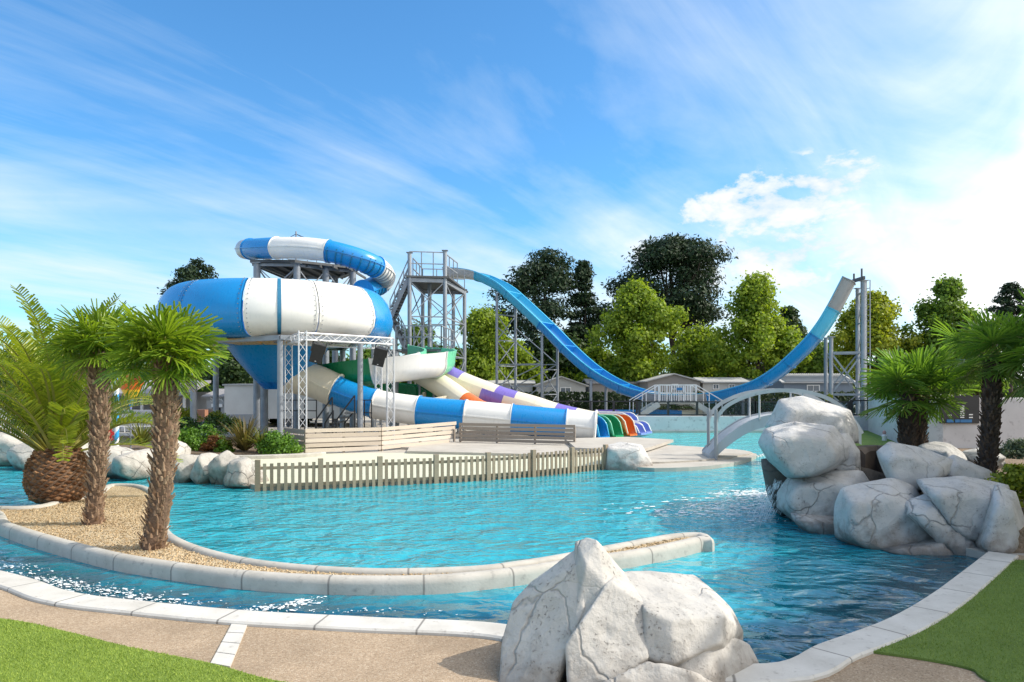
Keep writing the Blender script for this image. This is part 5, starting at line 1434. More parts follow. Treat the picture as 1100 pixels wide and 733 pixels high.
lane_mouth('lane_mouth', 'rearmost lilac slide end nearest the far wall', 696, 467, 41.0, .62, .55, 'lilac', 'lilac', 3.4)
lane_mouth('lane_mouth', 'tall lilac slide end rising behind the two low lilac ones', 684, 466, 42.0, .8, 1.0, 'lilac', 'lilac', 4.4)

# ================================================================== stage truss, loudspeakers, screens
truss = thing('stage_truss', 'white aluminium lattice truss frame standing in front of the bowl slide', 'truss', (-7.5, 32, 0))
def lattice(p, q, s, parent, name, pitch=.42):
    p, q = Vector(p), Vector(q); t = (q-p).normalized(); ref = Vector((0, 0, 1)) if abs(t.z) < .9 else Vector((.29, -.95, 0))
    a = t.cross(ref).normalized()*s/2; b = a.cross(t).normalized()*s/2
    mb = MB(); cs4 = [a+b, a-b, -a-b, -a+b]
    for c in cs4: mb.rod(p+c, q+c, .026, 6)
    L = (q-p).length; n = max(2, int(L/pitch))
    for i in range(n):
        u0, u1 = p+t*L*i/n, p+t*L*(i+1)/n
        for k in range(4):
            c0, c1 = cs4[k], cs4[(k+1) % 4]
            if i % 2: c0, c1 = c1, c0
            mb.rod(u0+c0, u1+c1, .013, 5)
    return mb.build(name, M['alu'], parent, smooth=60)
def gp(px, d): q = P(px, 415, d); return Vector((q.x, q.y, 0))
FL, BL, FR_, BR_ = gp(325, 29.9), gp(310, 33.2), gp(419.5, 33.3), gp(406.5, 37.0)
TZ = 4.72
for q in (FL, BL, FR_, BR_): lattice(q+Vector((0, 0, .05)), q+Vector((0, 0, TZ+.1 if q is FL else TZ)), .30, truss, 'tower')
for a, b in ((FL, FR_), (FL, BL), (FR_, BR_), (BL, BR_)): lattice(a+Vector((0, 0, TZ-.12)), b+Vector((0, 0, TZ-.12)), .28, truss, 'cross_beam')
for q in (FL, BL, FR_, BR_): mb = MB(); mb.box(q+Vector((0, 0, .03)), (.5, .5, .05)); mb.build('base_plate', M['alu'], truss)
def speaker(label, px, py, d, yaw):
    c = P(px, py, d); t = thing('loudspeaker', label, 'loudspeaker', c, 'black loudspeakers on the stage truss')
    R = Matrix.Rotation(yaw, 4, 'Z') @ Matrix.Rotation(math.radians(14), 4, 'Y') @ Matrix.Rotation(math.radians(18), 4, 'X')
    mb = MB()
    w, h, dp = .50, .78, .42
    front_ = [(-w/2, -dp/2), (w/2, -dp/2), (w*.36, dp/2), (-w*.36, dp/2)]
    vs = [R @ Vector((x, y, z)) + c for z in (-h/2, h/2) for x, y in front_]
    mb.add(vs, [(0, 1, 5, 4), (1, 2, 6, 5), (2, 3, 7, 6), (3, 0, 4, 7), (3, 2, 1, 0), (4, 5, 6, 7)]); mb.build('cabinet', M['black'], t)
    mb = MB(); vs = [R @ Vector((x, y, z)) + c for x, y, z in ((-w*.46, -dp/2-.012, -h*.47), (w*.46, -dp/2-.012, -h*.47), (w*.46, -dp/2-.012, h*.47), (-w*.46, -dp/2-.012, h*.47), (-w*.46, -dp/2+.02, -h*.47), (w*.46, -dp/2+.02, -h*.47), (w*.46, -dp/2+.02, h*.47), (-w*.46, -dp/2+.02, h*.47))]
    mb.add(vs, [(0, 1, 2, 3), (0, 4, 5, 1), (1, 5, 6, 2), (2, 6, 7, 3), (3, 7, 4, 0)]); g = mb.build('grille', M['black_box'], t)
    mb = MB(); mb.box(R @ Vector((0, -dp/2-.016, -h*.40))+c, (.05, .012, .025), rz=yaw); mb.build('badge', M['alu'], t)
    mb = MB()
    for s in (-1, 1): mb.bar(R @ Vector((s*(w/2+.02), 0, 0))+c, R @ Vector((s*(w/2+.02), .02, h/2+.12))+c, .03, .05)
    mb.bar(R @ Vector((-w/2-.02, .02, h/2+.12))+c, R @ Vector((w/2+.02, .02, h/2+.12))+c, .05, .03); mb.build('yoke', M['steel_dark'], t)
speaker('tilted black loudspeaker hanging at the left end of the truss beam', 341, 379, 30.4, math.radians(18))
speaker('tilted black loudspeaker hanging at the right end of the truss beam', 408, 383, 32.4, math.radians(10))

def board_screen(name, label, a, b, h0, h1, nb, m, slant=0, group=None, posts=3, zb=.05, gap=.045):
    a, b = Vector(a), Vector(b); t = thing(name, label, 'wooden screen', (a+b)/2*1, group)
    dv = (b-a); n = Vector((-dv.y, dv.x, 0)).normalized()
    for k in range(nb):
        z0, z1 = k/nb, (k+1)/nb
        mb = MB(); f = 1-slant*(1-(k+1)/nb)
        e = a.lerp(b, f); v = []
        for q, h in ((a, h0), (e, h0+(h1-h0)*f)):
            for dz_ in (z0*h+zb+gap/2, z1*h+zb-gap/2):
                for s in (-.014, .014): v.append(q+n*s+Vector((0, 0, dz_)))
        mb.add(v, [(0, 1, 3, 2), (4, 6, 7, 5), (0, 4, 5, 1), (2, 3, 7, 6), (0, 2, 6, 4), (1, 5, 7, 3)]); mb.build('board', M[m], t)
    for k in range(posts):
        q = a.lerp(b, (k+.03)/(posts-1+.06)); h = h0+(h1-h0)*k/(posts-1)
        mb = MB(); mb.box(q+n*.06+Vector((0, 0, h/2)), (.08, .08, h), rz=math.atan2(dv.y, dv.x)); mb.build('post', M['wood_grey'], t)
SG = 'wooden board screens in front of the stage'
s1, s2, s3, s4, s5 = gp(328, 28.3), gp(409.5, 29.7), gp(490, 33.6), gp(493, 33.4), gp(618, 31.6)
board_screen('board_screen', 'grey board screen end at the left of the stage, behind the glossy bush', gp(305, 29.6), s1+Vector((-.03, .03, 0)), .92, .92, 4, 'wood_grey', 0, SG, 2)  # shade on this end is put into its darker boards
board_screen('board_screen', 'sunlit pale board screen directly below the left truss tower', s1, s2, .95, .93, 5, 'wood_white', 0, SG, 3)
board_screen('board_screen', 'palest board screen whose boards step out to a point on the right', s2+Vector((.02, .02, 0)), s3, .93, .98, 5, 'wood_white', .12, SG, 3)
board_screen('board_screen', 'long shaded grey board screen under the blue and white tube', s4, s5, .86, .86, 5, 'wood_grey', 0, SG, 4, zb=.12)  # darker boards carry the shade of this side in their colour

# stage floor and stair with black rails, white building behind
mb = MB(); mb.prism([(-10.2, 30.6), (-5.6, 31.6), (-5.2, 35.5), (-10.8, 35.2)], .1, .42); tag(mb.build('stage_floor', M['wood_grey']), 'low dark stage platform behind the pale board screens', 'stage')
st = thing('metal_stair', 'short metal stair with black handrails under the blue exit tube', 'stairs', gp(372, 34.4))
for k in range(5):
    q = P(352+k*6, 415, 34.4); mb = MB(); mb.box((q.x, q.y, .5+.22*k), (.28, 1.2, .05)); mb.build('tread', M['steel_dark'], st)
for pa, pb in (((339, 452, 33.8), (357, 427, 33.8)), ((361, 452, 33.8), (381, 425, 33.8)), ((349, 455, 35), (358, 441, 35)), ((370, 455, 35), (381, 441, 35))):
    a, b = P(*pa), P(*pb); mb = MB(); mb.bar(a, b, .06); mb.bar((b.x, b.y, .42), b, .05); mb.bar((a.x, a.y, .42), a, .05); mb.build('handrail', M['black'], st)
gr = thing('guard_rail', 'black guard rail with rounded corners left of the white exit tube', 'railing', gp(322, 35))
a, b = P(302, 430, 35), P(340, 430, 35)
mb = MB()
for dz_ in (0, -.5): mb.bar(a+Vector((0, 0, dz_)), b+Vector((0, 0, dz_)), .045)
mb.build('rail', M['black'], gr)
for f in (0, .33, .66, 1): q = a.lerp(b, f); mb = MB(); mb.bar((q.x, q.y, .42), q, .045); mb.build('post', M['black'], gr)
gr = thing('guard_rail', 'black guard rail behind the grey post at the right of the stair', 'railing', gp(395, 35))
a, b = P(384, 430, 35.2), P(399, 430, 35.2)
mb = MB()
for dz_ in (0, -.6): mb.bar(a+Vector((0, 0, dz_)), b+Vector((0, 0, dz_)), .045)
mb.build('rail', M['black'], gr)
for f in (0, .5, 1): q = a.lerp(b, f); mb = MB(); mb.bar((q.x, q.y, .42), q, .045); mb.build('post', M['black'], gr)
# ================================================================== buildings
def building(name, label, px0, px1, py_eave, py_apex, d, depth, m, roof, group=None, gable=False, windows=(), door=None, base_z=0, cat='mobile home', over=.25, ribs=0, ang=0):
    x0, x1 = (px0-550)/FOC*d, (px1-550)/FOC*d
    ze, za = CAM_H-(py_eave-HOR)/FOC*d, CAM_H-(py_apex-HOR)/FOC*d
    t = thing(name, label, cat, ((x0+x1)/2, d+depth/2, base_z), group)
    mb = MB(); xm = (x0+x1)/2
    if gable:
        sec = [(x0, base_z), (x1, base_z), (x1, ze), (xm, za), (x0, ze)]
        v = [(x, d, z) for x, z in sec]+[(x, d+depth, z) for x, z in sec]
        mb.add(v, [(0, 1, 2, 3, 4), (9, 8, 7, 6, 5)]+[(i, 5+i, 5+(i+1) % 5, (i+1) % 5) for i in (0, 1, 4)])
    else:
        sec = [(d, base_z), (d+depth, base_z), (d+depth, ze), (d+depth/2, za-.05), (d, ze)]
        v = [(x0, y, z) for y, z in sec]+[(x1, y, z) for y, z in sec]
        mb.add(v, [(0, 1, 2, 3, 4), (9, 8, 7, 6, 5)]+[(i, 5+i, 5+(i+1) % 5, (i+1) % 5) for i in (0, 1, 4)])
    mb.build('wall', M[m], t)
    mb = MB(); th = .10
    if gable:
        k = (za-ze)/(xm-x0)
        for s, xe in ((-1, x0-over), (1, x1+over)):
            zz = ze-k*over
            mb.add([(xe, d-over, zz+.01), (xm, d-over, za+.01), (xm, d+depth+over, za+.01), (xe, d+depth+over, zz+.01), (xe, d-over, zz+th), (xm, d-over, za+th), (xm, d+depth+over, za+th), (xe, d+depth+over, zz+th)],
                   [(0, 1, 2, 3), (4, 7, 6, 5), (0, 4, 5, 1), (2, 6, 7, 3), (0, 3, 7, 4), (1, 5, 6, 2)])
    else:
        ym = d+depth/2; k = (za-ze)/(depth/2)
        for ye in (d-over, d+depth+over):
            zz = ze-k*over
            mb.add([(x0-over, ye, zz+.01), (x0-over, ym, za+.01), (x1+over, ym, za+.01), (x1+over, ye, zz+.01), (x0-over, ye, zz+th), (x0-over, ym, za+th), (x1+over, ym, za+th), (x1+over, ye, zz+th)],
                   [(0, 1, 2, 3), (4, 7, 6, 5), (0, 4, 5, 1), (2, 6, 7, 3), (0, 3, 7, 4), (1, 5, 6, 2)])
        for i in range(ribs):
            x = x0+(x1-x0)*(i+.5)/ribs; zz = ze-k*over
            mb.add([(x-.05, d-over-.01, zz+th), (x+.05, d-over-.01, zz+th), (x+.05, ym, za+th+.06), (x-.05, ym, za+th+.06), (x, d-over-.03, zz+th+.07)], [(0, 1, 2, 3), (0, 4, 3), (1, 2, 4)])
    mb.build('roof', M[roof], t)
    for (wx0, wx1, wy0, wy1) in windows:
        a, b = P(wx0, wy0, d), P(wx1, wy1, d)
        mb = MB(); w = .07
        for (c, sz) in ((((a.x+b.x)/2, d-.02, a.z), (b.x-a.x+w, .06, w)), (((a.x+b.x)/2, d-.02, b.z), (b.x-a.x+w, .06, w)), ((a.x, d-.021, (a.z+b.z)/2), (w, .055, a.z-b.z)), ((b.x, d-.021, (a.z+b.z)/2), (w, .055, a.z-b.z)), (((a.x+b.x)/2, d-.021, (a.z+b.z)/2), (w*.6, .05, a.z-b.z))): mb.box(c, sz)
        f = mb.build('window', M['window_white'], t)
        mb = MB(); mb.box(((a.x+b.x)/2, d-.008, (a.z+b.z)/2), (b.x-a.x-.02, .012, a.z-b.z-.02)); mb.build('pane', M['glass_dark'], f)
    if door:
        a, b = P(door[0], door[2], d), P(door[1], 450, d)
        mb = MB(); mb.box(((a.x+b.x)/2, d-.015, (a.z+base_z)/2), (b.x-a.x, .05, a.z-base_z)); mb.build('door', M['dark_void'], t)
    return t
HG = 'mobile homes behind the hedge'
building('mobile_home', 'pale gabled mobile home seen behind the boomerang slide legs', 577, 629, 414.5, 405.5, 60, 8, 'home_white', 'roof_light', HG, True, [(602, 613, 416.5, 421.5)])
building('mobile_home', 'long low white mobile home left of the gabled one', 497, 572, 412.5, 409.5, 63, 4.5, 'home_white', 'roof_light', HG, False, [(520, 530, 414, 420), (548, 556, 414, 420)])
building('mobile_home', 'grey roofed mobile home half hidden behind the bright plane tree', 633, 706, 412, 408, 64, 4.5, 'home_taupe', 'roof_grey', HG, False, [(660, 668, 413.5, 419)])
building('mobile_home', 'taupe gabled mobile home behind the small bridge over the slide', 696, 752, 410, 402.5, 60, 8, 'home_taupe', 'roof_light', HG, True, [(722, 728, 413, 418)])
building('mobile_home', 'long cream mobile home with flat pale roof right of the taupe gable', 755, 802, 411, 406.5, 61, 4.5, 'home_white', 'roof_light', HG, False, [(766, 772, 413, 418), (783, 789, 413, 418)])
building('mobile_home', 'small dark fronted mobile home under the rising part of the slide', 803, 838, 411.5, 407, 63, 4.5, 'home_taupe', 'roof_light', HG, False, [(812, 822, 413, 418)])
building('mobile_home', 'blue grey mobile home with ribbed white roof behind the end tower', 842, 916, 411, 403, 58, 4.5, 'home_blue', 'roof_light', HG, False, [(867, 880, 414, 420.5)], ribs=34)
building('white_building', 'plain white flat building behind the bowl slide posts', 241, 384, 414.5, 414, 47, 6, 'wall_white', 'roof_light', None, False, [], None, .55, 'building', .1)
sh = building('small_house', 'small grey house with pale lettering above its dark door beside the white building', 222, 241.5, 426.5, 419.5, 48.5, 5, 'wall_grey', 'roof_grey', None, False, [], (228.5, 237, 438), 0, 'house', .25)
for o in [c for c in sh.children if c.name.startswith('door')]: pass
mb = MB(); a, b = P(227, 434, 48.38), P(239, 437.5, 48.38); mb.box(((a.x+b.x)/2, 48.4, (a.z+b.z)/2), (b.x-a.x, .08, a.z-b.z)); mb.build('name_board', M['sign_white'], sh)
cu = bpy.data.curves.new('lettering', 'FONT'); cu.body = 'SPA'; cu.size = .52; cu.extrude = .01; cu.align_x = 'CENTER'
to = bpy.data.objects.new('tmp', cu); C.objects.link(to)
dg = bpy.context.evaluated_depsgraph_get(); me = bpy.data.meshes.new_from_object(to.evaluated_get(dg)); bpy.data.objects.remove(to)
me.transform(Matrix.Translation(P(232.5, 431.5, 48.45)-root_loc(sh)) @ Matrix.Rotation(PI/2, 4, 'X'))
me.materials.clear(); me.materials.append(M['sign_white']); lo = bpy.data.objects.new('lettering', me); C.objects.link(lo); lo.parent = sh

def wall(name, label, pts, z0, z1, th, m, cat='wall'):
    mb = MB()
    mb.loft([(Vector((p[0], p[1], 0)), s, Vector((0, 0, 1))) for p, (q, s, u) in zip(pts, frames([Vector((p[0], p[1], 0)) for p in pts]))], [(-th/2, z0), (th/2, z0), (th/2, z1-.02), (th/2-.02, z1), (-th/2+.02, z1), (-th/2, z1-.02)])
    return tag(mb.build(name, m), label, cat)
wall('pool_wall', 'long grey plaster wall along the far side of the pool', [(2.5, 43.55), (10, 43.55), (20.9, 43.55)], -1, .86, .22, M['plaster'])
wall('plaster_wall', 'tall grey plaster wall running beside the right palms', [(21.0, 43.5), (20.6, 42.8), (18.2, 35.5), (15.5, 27.6), (15.4, 27.35), (15.65, 27.15), (20, 26.9), (27, 26.6)], 0, 2.18, .25, M['plaster'])
wall('low_wall', 'pale low wall behind the planting bed left of the white building', [(-22, 44.5), (-15.5, 44.5)], 0, .92, .2, M['wall_grey'])
wall('low_wall', 'bright low white wall at the left edge behind the sun loungers', [(-36, 46), (-29.2, 46)], 0, 1.75, .25, M['wall_white'])
wall('low_wall', 'grey low wall behind the sun loungers and the striped pole', [(-29.1, 45.8), (-20.5, 45.4)], 0, 1.15, .25, M['plaster'])
mb = MB(); mb.prism([(21.3, 43.6), (22.0, 43.6), (22.0, 44.2), (21.3, 44.2)], 0, 2.0)

# menu screen / hatch in the plaster wall
hx = thing('wall_hatch', 'dark hatch with white louvre and blue lower panels in the plaster wall', 'hatch', P(1031, 455, 26.95))
a, b = P(1010, 425, 26.9), P(1052, 455, 26.9)
mb = MB(); mb.box(((a.x+b.x)/2, 26.93, (a.z+b.z)/2), (b.x-a.x, .06, a.z-b.z)); mb.build('frame', M['black'], hx)
for x0, x1 in ((1017, 1024.5), (1026, 1031), (1031.6, 1044)):
    p, q = P(x0, 450.8, 26.88), P(x1, 454, 26.88); mb = MB(); mb.box(((p.x+q.x)/2, 26.89, (p.z+q.z)/2), (q.x-p.x, .03, p.z-q.z)); mb.build('blue_panel', M['screen_blue'], hx)
mb = MB()
for k in range(7): p, q = P(1031.5, 436+k*2.0, 26.88), P(1035.8, 437.1+k*2.0, 26.88); mb.box(((p.x+q.x)/2, 26.89, (p.z+q.z)/2), (q.x-p.x, .03, p.z-q.z))
mb.build('louvre', M['sign_white'], hx)
mb = MB()
for x0, y0 in ((1041, 445), (1041, 448), (1018, 445.5)): p, q = P(x0, y0, 26.88), P(x0+4, y0+1.2, 26.88); mb.box(((p.x+q.x)/2, 26.89, (p.z+q.z)/2), (q.x-p.x, .03, p.z-q.z))
mb.build('button', M['sign_white'], hx)
wl = thing('wall_bracket', 'thin metal bracket hanging on the plaster wall left of the twin trunk palm', 'bracket', (16.28, 30.2, 1.2))
mb = MB()
for y in (30.2, 30.5): mb.bar((16.2+.32*(y-30.2), y-.05, 1.15), (16.2+.32*(y-30.2), y-.05, 1.85), .03)
mb.bar((16.2, 30.15, 1.2), (16.3, 30.5, 1.2), .03); mb.bar((16.2, 30.15, 1.6), (16.3, 30.5, 1.6), .03); mb.build('bar', M['black'], wl)
orn = thing('garden_ornament', 'tiny pink and white ornament on the turf at the foot of the plaster wall', 'ornament', (17.6, 35.2, .03))
mb = MB(); mb.lathe([(.0, .0), (.11, .0), (.10, .12), (.13, .22), (.06, .30), (0, .31)], (17.6, 35.2, .03), 10); mb.build('body', M['sign_white'], orn, smooth=50)
mb = MB(); mb.lathe([(0, .28), (.07, .30), (.09, .38), (.05, .46), (0, .48)], (17.6, 35.2, .03), 10); mb.build('head', mat('pale pink paint', (.55, .30, .28), .6), orn, smooth=50)

# hedge in front of the mobile homes
rg = np.random.default_rng(88); hx0, hx1 = (548-550)/FOC*56, (945-550)/FOC*56
k = 9000; q = np.stack([rg.uniform(hx0, hx1, k), 56+rg.uniform(-.55, .55, k), rg.uniform(.0, 2.15, k)], 1)
face = rg.random(k) < .55; q[face, 1] = 55.45+rg.normal(size=face.sum())*.05
V, F = leaf_quads(q, unit(np.stack([rg.normal(size=k)*.5, -1+rg.normal(size=k)*.5, .3+rg.normal(size=k)*.5], 1)), .20*(.7+.6*rg.random(k)), 1.3, rg)
hd = mesh_np('hedge', V, F, M['hedge']); tag(hd, 'long clipped dark hedge in front of the mobile homes', 'hedge')
hx0, hx1 = -30, -14; k = 3600
q = np.stack([rg.uniform(hx0, hx1, k), 52+rg.uniform(-.5, .5, k), rg.uniform(.0, 2.6, k)], 1)
V, F = leaf_quads(q, unit(np.stack([rg.normal(size=k)*.5, -1+rg.normal(size=k)*.5, .3+rg.normal(size=k)*.5], 1)), .22*(.7+.6*rg.random(k)), 1.3, rg)
hd = mesh_np('hedge', V, F, M['shrub_dark']); tag(hd, 'loose dark hedge behind the low walls on the left', 'hedge')

# black framed glass windbreak on the far wall
def windbreak(label, x0, x1, n, y, z0, z1, kind='wind_screen', gl=True):
    t = thing('glass_windbreak', label, 'windbreak', ((x0+x1)/2, y, z0), 'black framed windbreaks on the far wall')
    for k in range(n+1):
        x = x0+(x1-x0)*k/n; mb = MB(); mb.box((x, y, (z0+z1)/2), (.13, .08, z1-z0)); mb.build('post', M['black'], t)
    mb = MB()
    for z in (z0+.04, z1-.04): mb.box(((x0+x1)/2, y, z), (x1-x0, .06, .07))
    mb.build('rail', M['black'], t)
    if gl:
        for k in range(n):
            xa, xb = x0+(x1-x0)*k/n+.07, x0+(x1-x0)*(k+1)/n-.07; mb = MB(); mb.box(((xa+xb)/2, y, (z0+z1)/2), (xb-xa, .015, z1-z0-.16)); mb.build('glass_pane', M['glass'], t)
X = lambda px, d: (px-550)/FOC*d
windbreak('windbreak with four clear panes between the lilac slide ends and the footbridge', X(687, 43.5), X(811, 43.5), 4, 43.55, .88, 1.72)
windbreak('windbreak of short panes right behind the arched footbridge', X(812, 43.5), X(912, 43.5), 4, 43.55, .88, 1.72)
windbreak('last windbreak pane beside the corner of the plaster wall', X(915, 43.5), X(936.5, 43.5), 1, 43.55, .88, 1.80)
windbreak('dark sloping path railing behind the white tube mouth', X(560, 46), X(684, 46), 5, 46, .9, 1.7, gl=False)
# solid grille panel between footbridge posts
gt = thing('grille_gate', 'dark barred gate panel in the windbreak behind the arched footbridge', 'gate', (X(800, 43.9), 43.9, .6))
mb = MB(); x0, x1 = X(790, 43.9), X(811, 43.9)
for z in (.9, 1.85): mb.box(((x0+x1)/2, 43.9, z), (x1-x0, .05, .06))
mb.build('frame', M['black'], gt)
mb = MB()
for k in range(16): mb.box((x0+(x1-x0)*k/15, 43.9, 1.37), (.03, .03, .95))
mb.build('bars', M['black'], gt)

# small crossing bridge over the slide, with stairs
cb_ = thing('crossing_bridge', 'white railed crossing with stairs over the bottom of the boomerang slide', 'bridge', (X(729, 46.2), 46.2, 0))
xa, xb, zz, yb = X(708, 46.2), X(748, 46.2), 1.62, 46.2
mb = MB(); mb.box(((xa+xb)/2, yb+.7, zz-.06), (xb-xa, 1.5, .12)); mb.build('deck', M['concrete'], cb_)
railing([(xa, yb, zz), (xb, yb, zz)], 1.05, cb_, 'alu', 3, .035, 16); railing([(xa, yb+1.4, zz), (xb, yb+1.4, zz)], 1.05, cb_, 'alu', 3, .03, 16)
for s, x in ((-1, xa), (1, xb)):
    mb = MB()
    for y in (yb, yb+1.4): mb.bar((x, y, zz-.12), (x+s*1.5, y, .55), .10, .34)
    mb.build('stringer', M['wall_white'], cb_)
    mb = MB()
    for y in (yb, yb+1.4):
        mb.bar((x, y, zz+1.05), (x+s*1.6, y, zz+.1), .05); mb.bar((x+s*1.6, y, zz+.1), (x+s*1.6, y, .5), .05); mb.bar((x+s*.8, y, zz+.55), (x+s*.8, y, .9), .05)
    mb.build('handrail', M['alu'], cb_)
    for k in range(5): mb = MB(); mb.box((x+s*(.15+.3*k), yb+.7, zz-.2-.21*k), (.28, 1.3, .05)); mb.build('tread', M['concrete'], cb_)
mb = MB(); a, b = P(727, 416.5, 46.15), P(733, 419.5, 46.15); mb.box(((a.x+b.x)/2, yb-.06, (a.z+b.z)/2), (b.x-a.x, .03, a.z-b.z)); mb.build('sign_plate', M['screen_blue'], cb_)
ro = thing('run_out_trough', 'low blue and purple run-out trough behind the glass windbreak', 'trough', (X(690, 47.5), 47.5, 0))
for x0, x1, c in ((640, 664, 'purple'), (664, 690, 'blue'), (690, 704, 'blue'), (704, 730, 'blue'), (730, 752, 'cream')):
    mb = MB(); xa_, xb_ = X(x0, 47.5), X(x1, 47.5); ys = 47.4
    mb.loft([(Vector((x, ys, .95)), Vector((0, 1, 0)), Vector((0, 0, 1))) for x in (xa_, xb_)], open_trough(.52, .12)); mb.build('trough_section', M[c], ro, smooth=40)
mb = MB()
for x in (642, 690, 750): mb.box((X(x, 47.5), 47.4, .2), (.12, .7, .42))
mb.build('foot', M['steel'], ro)

# ---- picket fence along the splash pad
pf = thing('picket_fence', 'low grey brown picket fence standing along the water at the splash pad', 'fence', (0, 21, WZ))
fl = cr([Vector((p.x, p.y, 0)) for p in fence_line[::-1]], 10)
pk = resample(fl, .175)
tg_ = [(pk[min(i+1, len(pk)-1)]-pk[max(i-1, 0)]).normalized() for i in range(len(pk))]
rr = random.Random(4)
for i, (q, t) in enumerate(zip(pk, tg_)):
    rz = math.atan2(t.y, t.x); n = Vector((t.y, -t.x, 0))
    if i % 9 == 0 or i == len(pk)-1:
        mb = MB(); mb.box(q+n*.05+Vector((0, 0, .18)), (.13, .12, 1.02), rz=rz); mb.build('post', M['wood_fence'], pf)
    else:
        mb = MB(); h = .60+rr.uniform(-.015, .015); mb.box(q+n*.07+Vector((0, 0, -.3+.45)), (.085, .028, .9+rr.uniform(-.02, .02)), rz=rz, ry=rr.uniform(-.012, .012)); mb.build('picket', M['wood_fence'], pf)
for z in (.47, .02):
    mb = MB(); mb.loft([(q+Vector((0, 0, z)), s, u) for q, s, u in frames(pk)], [(-.02, -.04), (.025, -.04), (.025, .04), (-.02, .04)]); mb.build('rail', M['wood_fence'], pf)

M['bridge_grey'] = mat('worn white paint', (.50, .51, .52), .6, .1, 2, spots=(7, .6, .75, (.30, .30, .29)))
# ---- arched footbridge
ab = thing('arched_footbridge', 'white arched footbridge with curved handrails from the pale peninsula to the right rock pile', 'bridge', P(765, 490, 27))
def arch(pxs, d0, d1):
    out = []
    for i, (px, py) in enumerate(pxs):
        f = (px-pxs[0][0])/(pxs[-1][0]-pxs[0][0]); out.append(P(px, py, d0+(d1-d0)*f))
    return cr(out, 8)
near_deck = arch([(762, 489), (775, 475), (790, 463), (805, 454), (820, 449), (840, 446), (862, 446.5), (884, 450), (905, 457), (925, 467)], 26.4, 25.2)
wd = Vector((.12, 1.45, 0))
fr = [(p, Vector((wd.x, wd.y, 0)).normalized(), Vector((0, 0, 1))) for p in near_deck]
mb = MB(); mb.loft(fr, [(0, -.28), (1.5, -.28), (1.5, 0), (0, 0)]); mb.build('deck', M['bridge_grey'], ab, smooth=40)
mb = MB(); mb.loft(fr, [(-.035, -.34), (-.002, -.34), (-.002, .06), (-.035, .06)]); mb.loft(fr, [(1.502, -.34), (1.535, -.34), (1.535, .06), (1.502, .06)]); mb.build('fascia', M['grey_grp'], ab, smooth=40)
rail_px = [(768, 455), (772, 446), (780, 437), (792, 430), (806, 424.5), (822, 421), (840, 419.5), (858, 420), (876, 423.5), (893, 430), (908, 441), (918, 453), (926, 466)]
for off, nm in ((Vector((0, 0, 0)), 'handrail'), (wd, 'handrail')):
    rp = [q+off for q in arch(rail_px, 26.3, 25.2)]
    mb = MB(); mb.loft(frames(rp), [(-.035, -.065), (.035, -.065), (.035, .065), (-.035, .065)]); mb.build(nm, M['bridge_grey'], ab, smooth=40)
    for px in (815, 862, 900):
        q = min(rp, key=lambda p: abs(550+(p-off).x/(p-off).y*FOC-px)); dq = min(near_deck, key=lambda p: abs(p.x+off.x-q.x)); mb = MB(); mb.rod((q.x, q.y, dq.z-.05), (q.x, q.y, q.z), .035, 10); mb.build('post', M['bridge_grey'], ab, smooth=50)
    q = P(769, 490, 26.2)+off; mb = MB(); mb.rod((q.x, q.y, 0), (q.x, q.y, CAM_H-(440-HOR)/FOC*26.2), .06, 14); mb.build('end_post', M['grey_dark'], ab, smooth=50)
# peninsula under the footbridge
mb = MB(); pn = cr([P(690, 490, 25.6), P(703, 502, 25), P(740, 500.5, 25.5), P(775, 497.5, 26.4), P(800, 492, 27.8), P(808, 490, 28.6), P(795, 486.5, 29.8), P(760, 484, 31), P(715, 482.5, 32.2), P(680, 483, 31.5)], 6, True)
mb.prism([(p.x, p.y) for p in pn], -.6, .055, bottom=False); struct(mb.build('peninsula', M['concrete'], base=False))

# float line
fp = cr([P(800, 491, 28.2), P(815, 484.5, 28.5), P(830, 476, 30.5)], 14)
for p in fp: p.z = WZ+.02
fl_ = thing('float_line', 'white lane float line on the water beside the peninsula tip', 'float line', (fp[0].x, fp[0].y, WZ))
mb = MB(); mb.loft(frames(fp), circ(.012, 6)); mb.build('rope', M['sign_white'], fl_)
for q in resample(fp, .28):
    mb = MB(); mb.lathe([(0, -.07), (.05, -.06), (.07, 0), (.05, .06), (0, .07)], q, 10); mb.build('float', M['sign_white'], fl_, smooth=60)

# ---- striped pole, striped cone, red seat, loungers
def striped_pole(px, py0, py1, d, r):
    a, b = P(px, py0, d), P(px, py1, d); a.z = max(a.z, 0)
    t = thing('striped_pole', 'thin pole with blue and white candy stripes between the two fan palms', 'pole', a)
    for s, m in ((0, 'sign_white'), (1, 'stripe_blue')):
        mb = MB(); n = 40; turns = (b.z-a.z)/.62
        for h in range(2):
            V = []; F = []
            for i in range(n*6+1):
                f = i/(n*6); z = a.z+f*(b.z-a.z); ph = f*turns*2*PI
                for k in range(7):
                    aa = ph+s*PI+k/6*PI; V.append((a.x+r*math.cos(aa), a.y+r*math.sin(aa), z))
            for i in range(n*6):
                for k in range(6): F.append((i*7+k, i*7+k+1, (i+1)*7+k+1, (i+1)*7+k))
            if h == 0: mb.add(V, F)
        mb.build('stripe', M[m], t, smooth=60)
    mb = MB(); mb.lathe([(0, 0), (r*1.5, 0), (r*1.5, .06), (r*1.3, .12), (0, .13)], b, 16); mb.build('cap', M['sign_white'], t, smooth=50); return t
striped_pole(125.5, 489, 394, 26.0, .072)
tip, topc = P(140.5, 439.5, 29), P(140.5, 409, 29); hh = topc.z-tip.z
cone = thing('striped_cone', 'upside down ice cream cone banded orange, yellow and blue with red top', 'cone figure', (tip.x, tip.y, 0))
mb = MB(); mb.rod((tip.x, tip.y, 0), (tip.x, tip.y, tip.z+.05), .03, 8); mb.build('stem', M['steel'], cone)
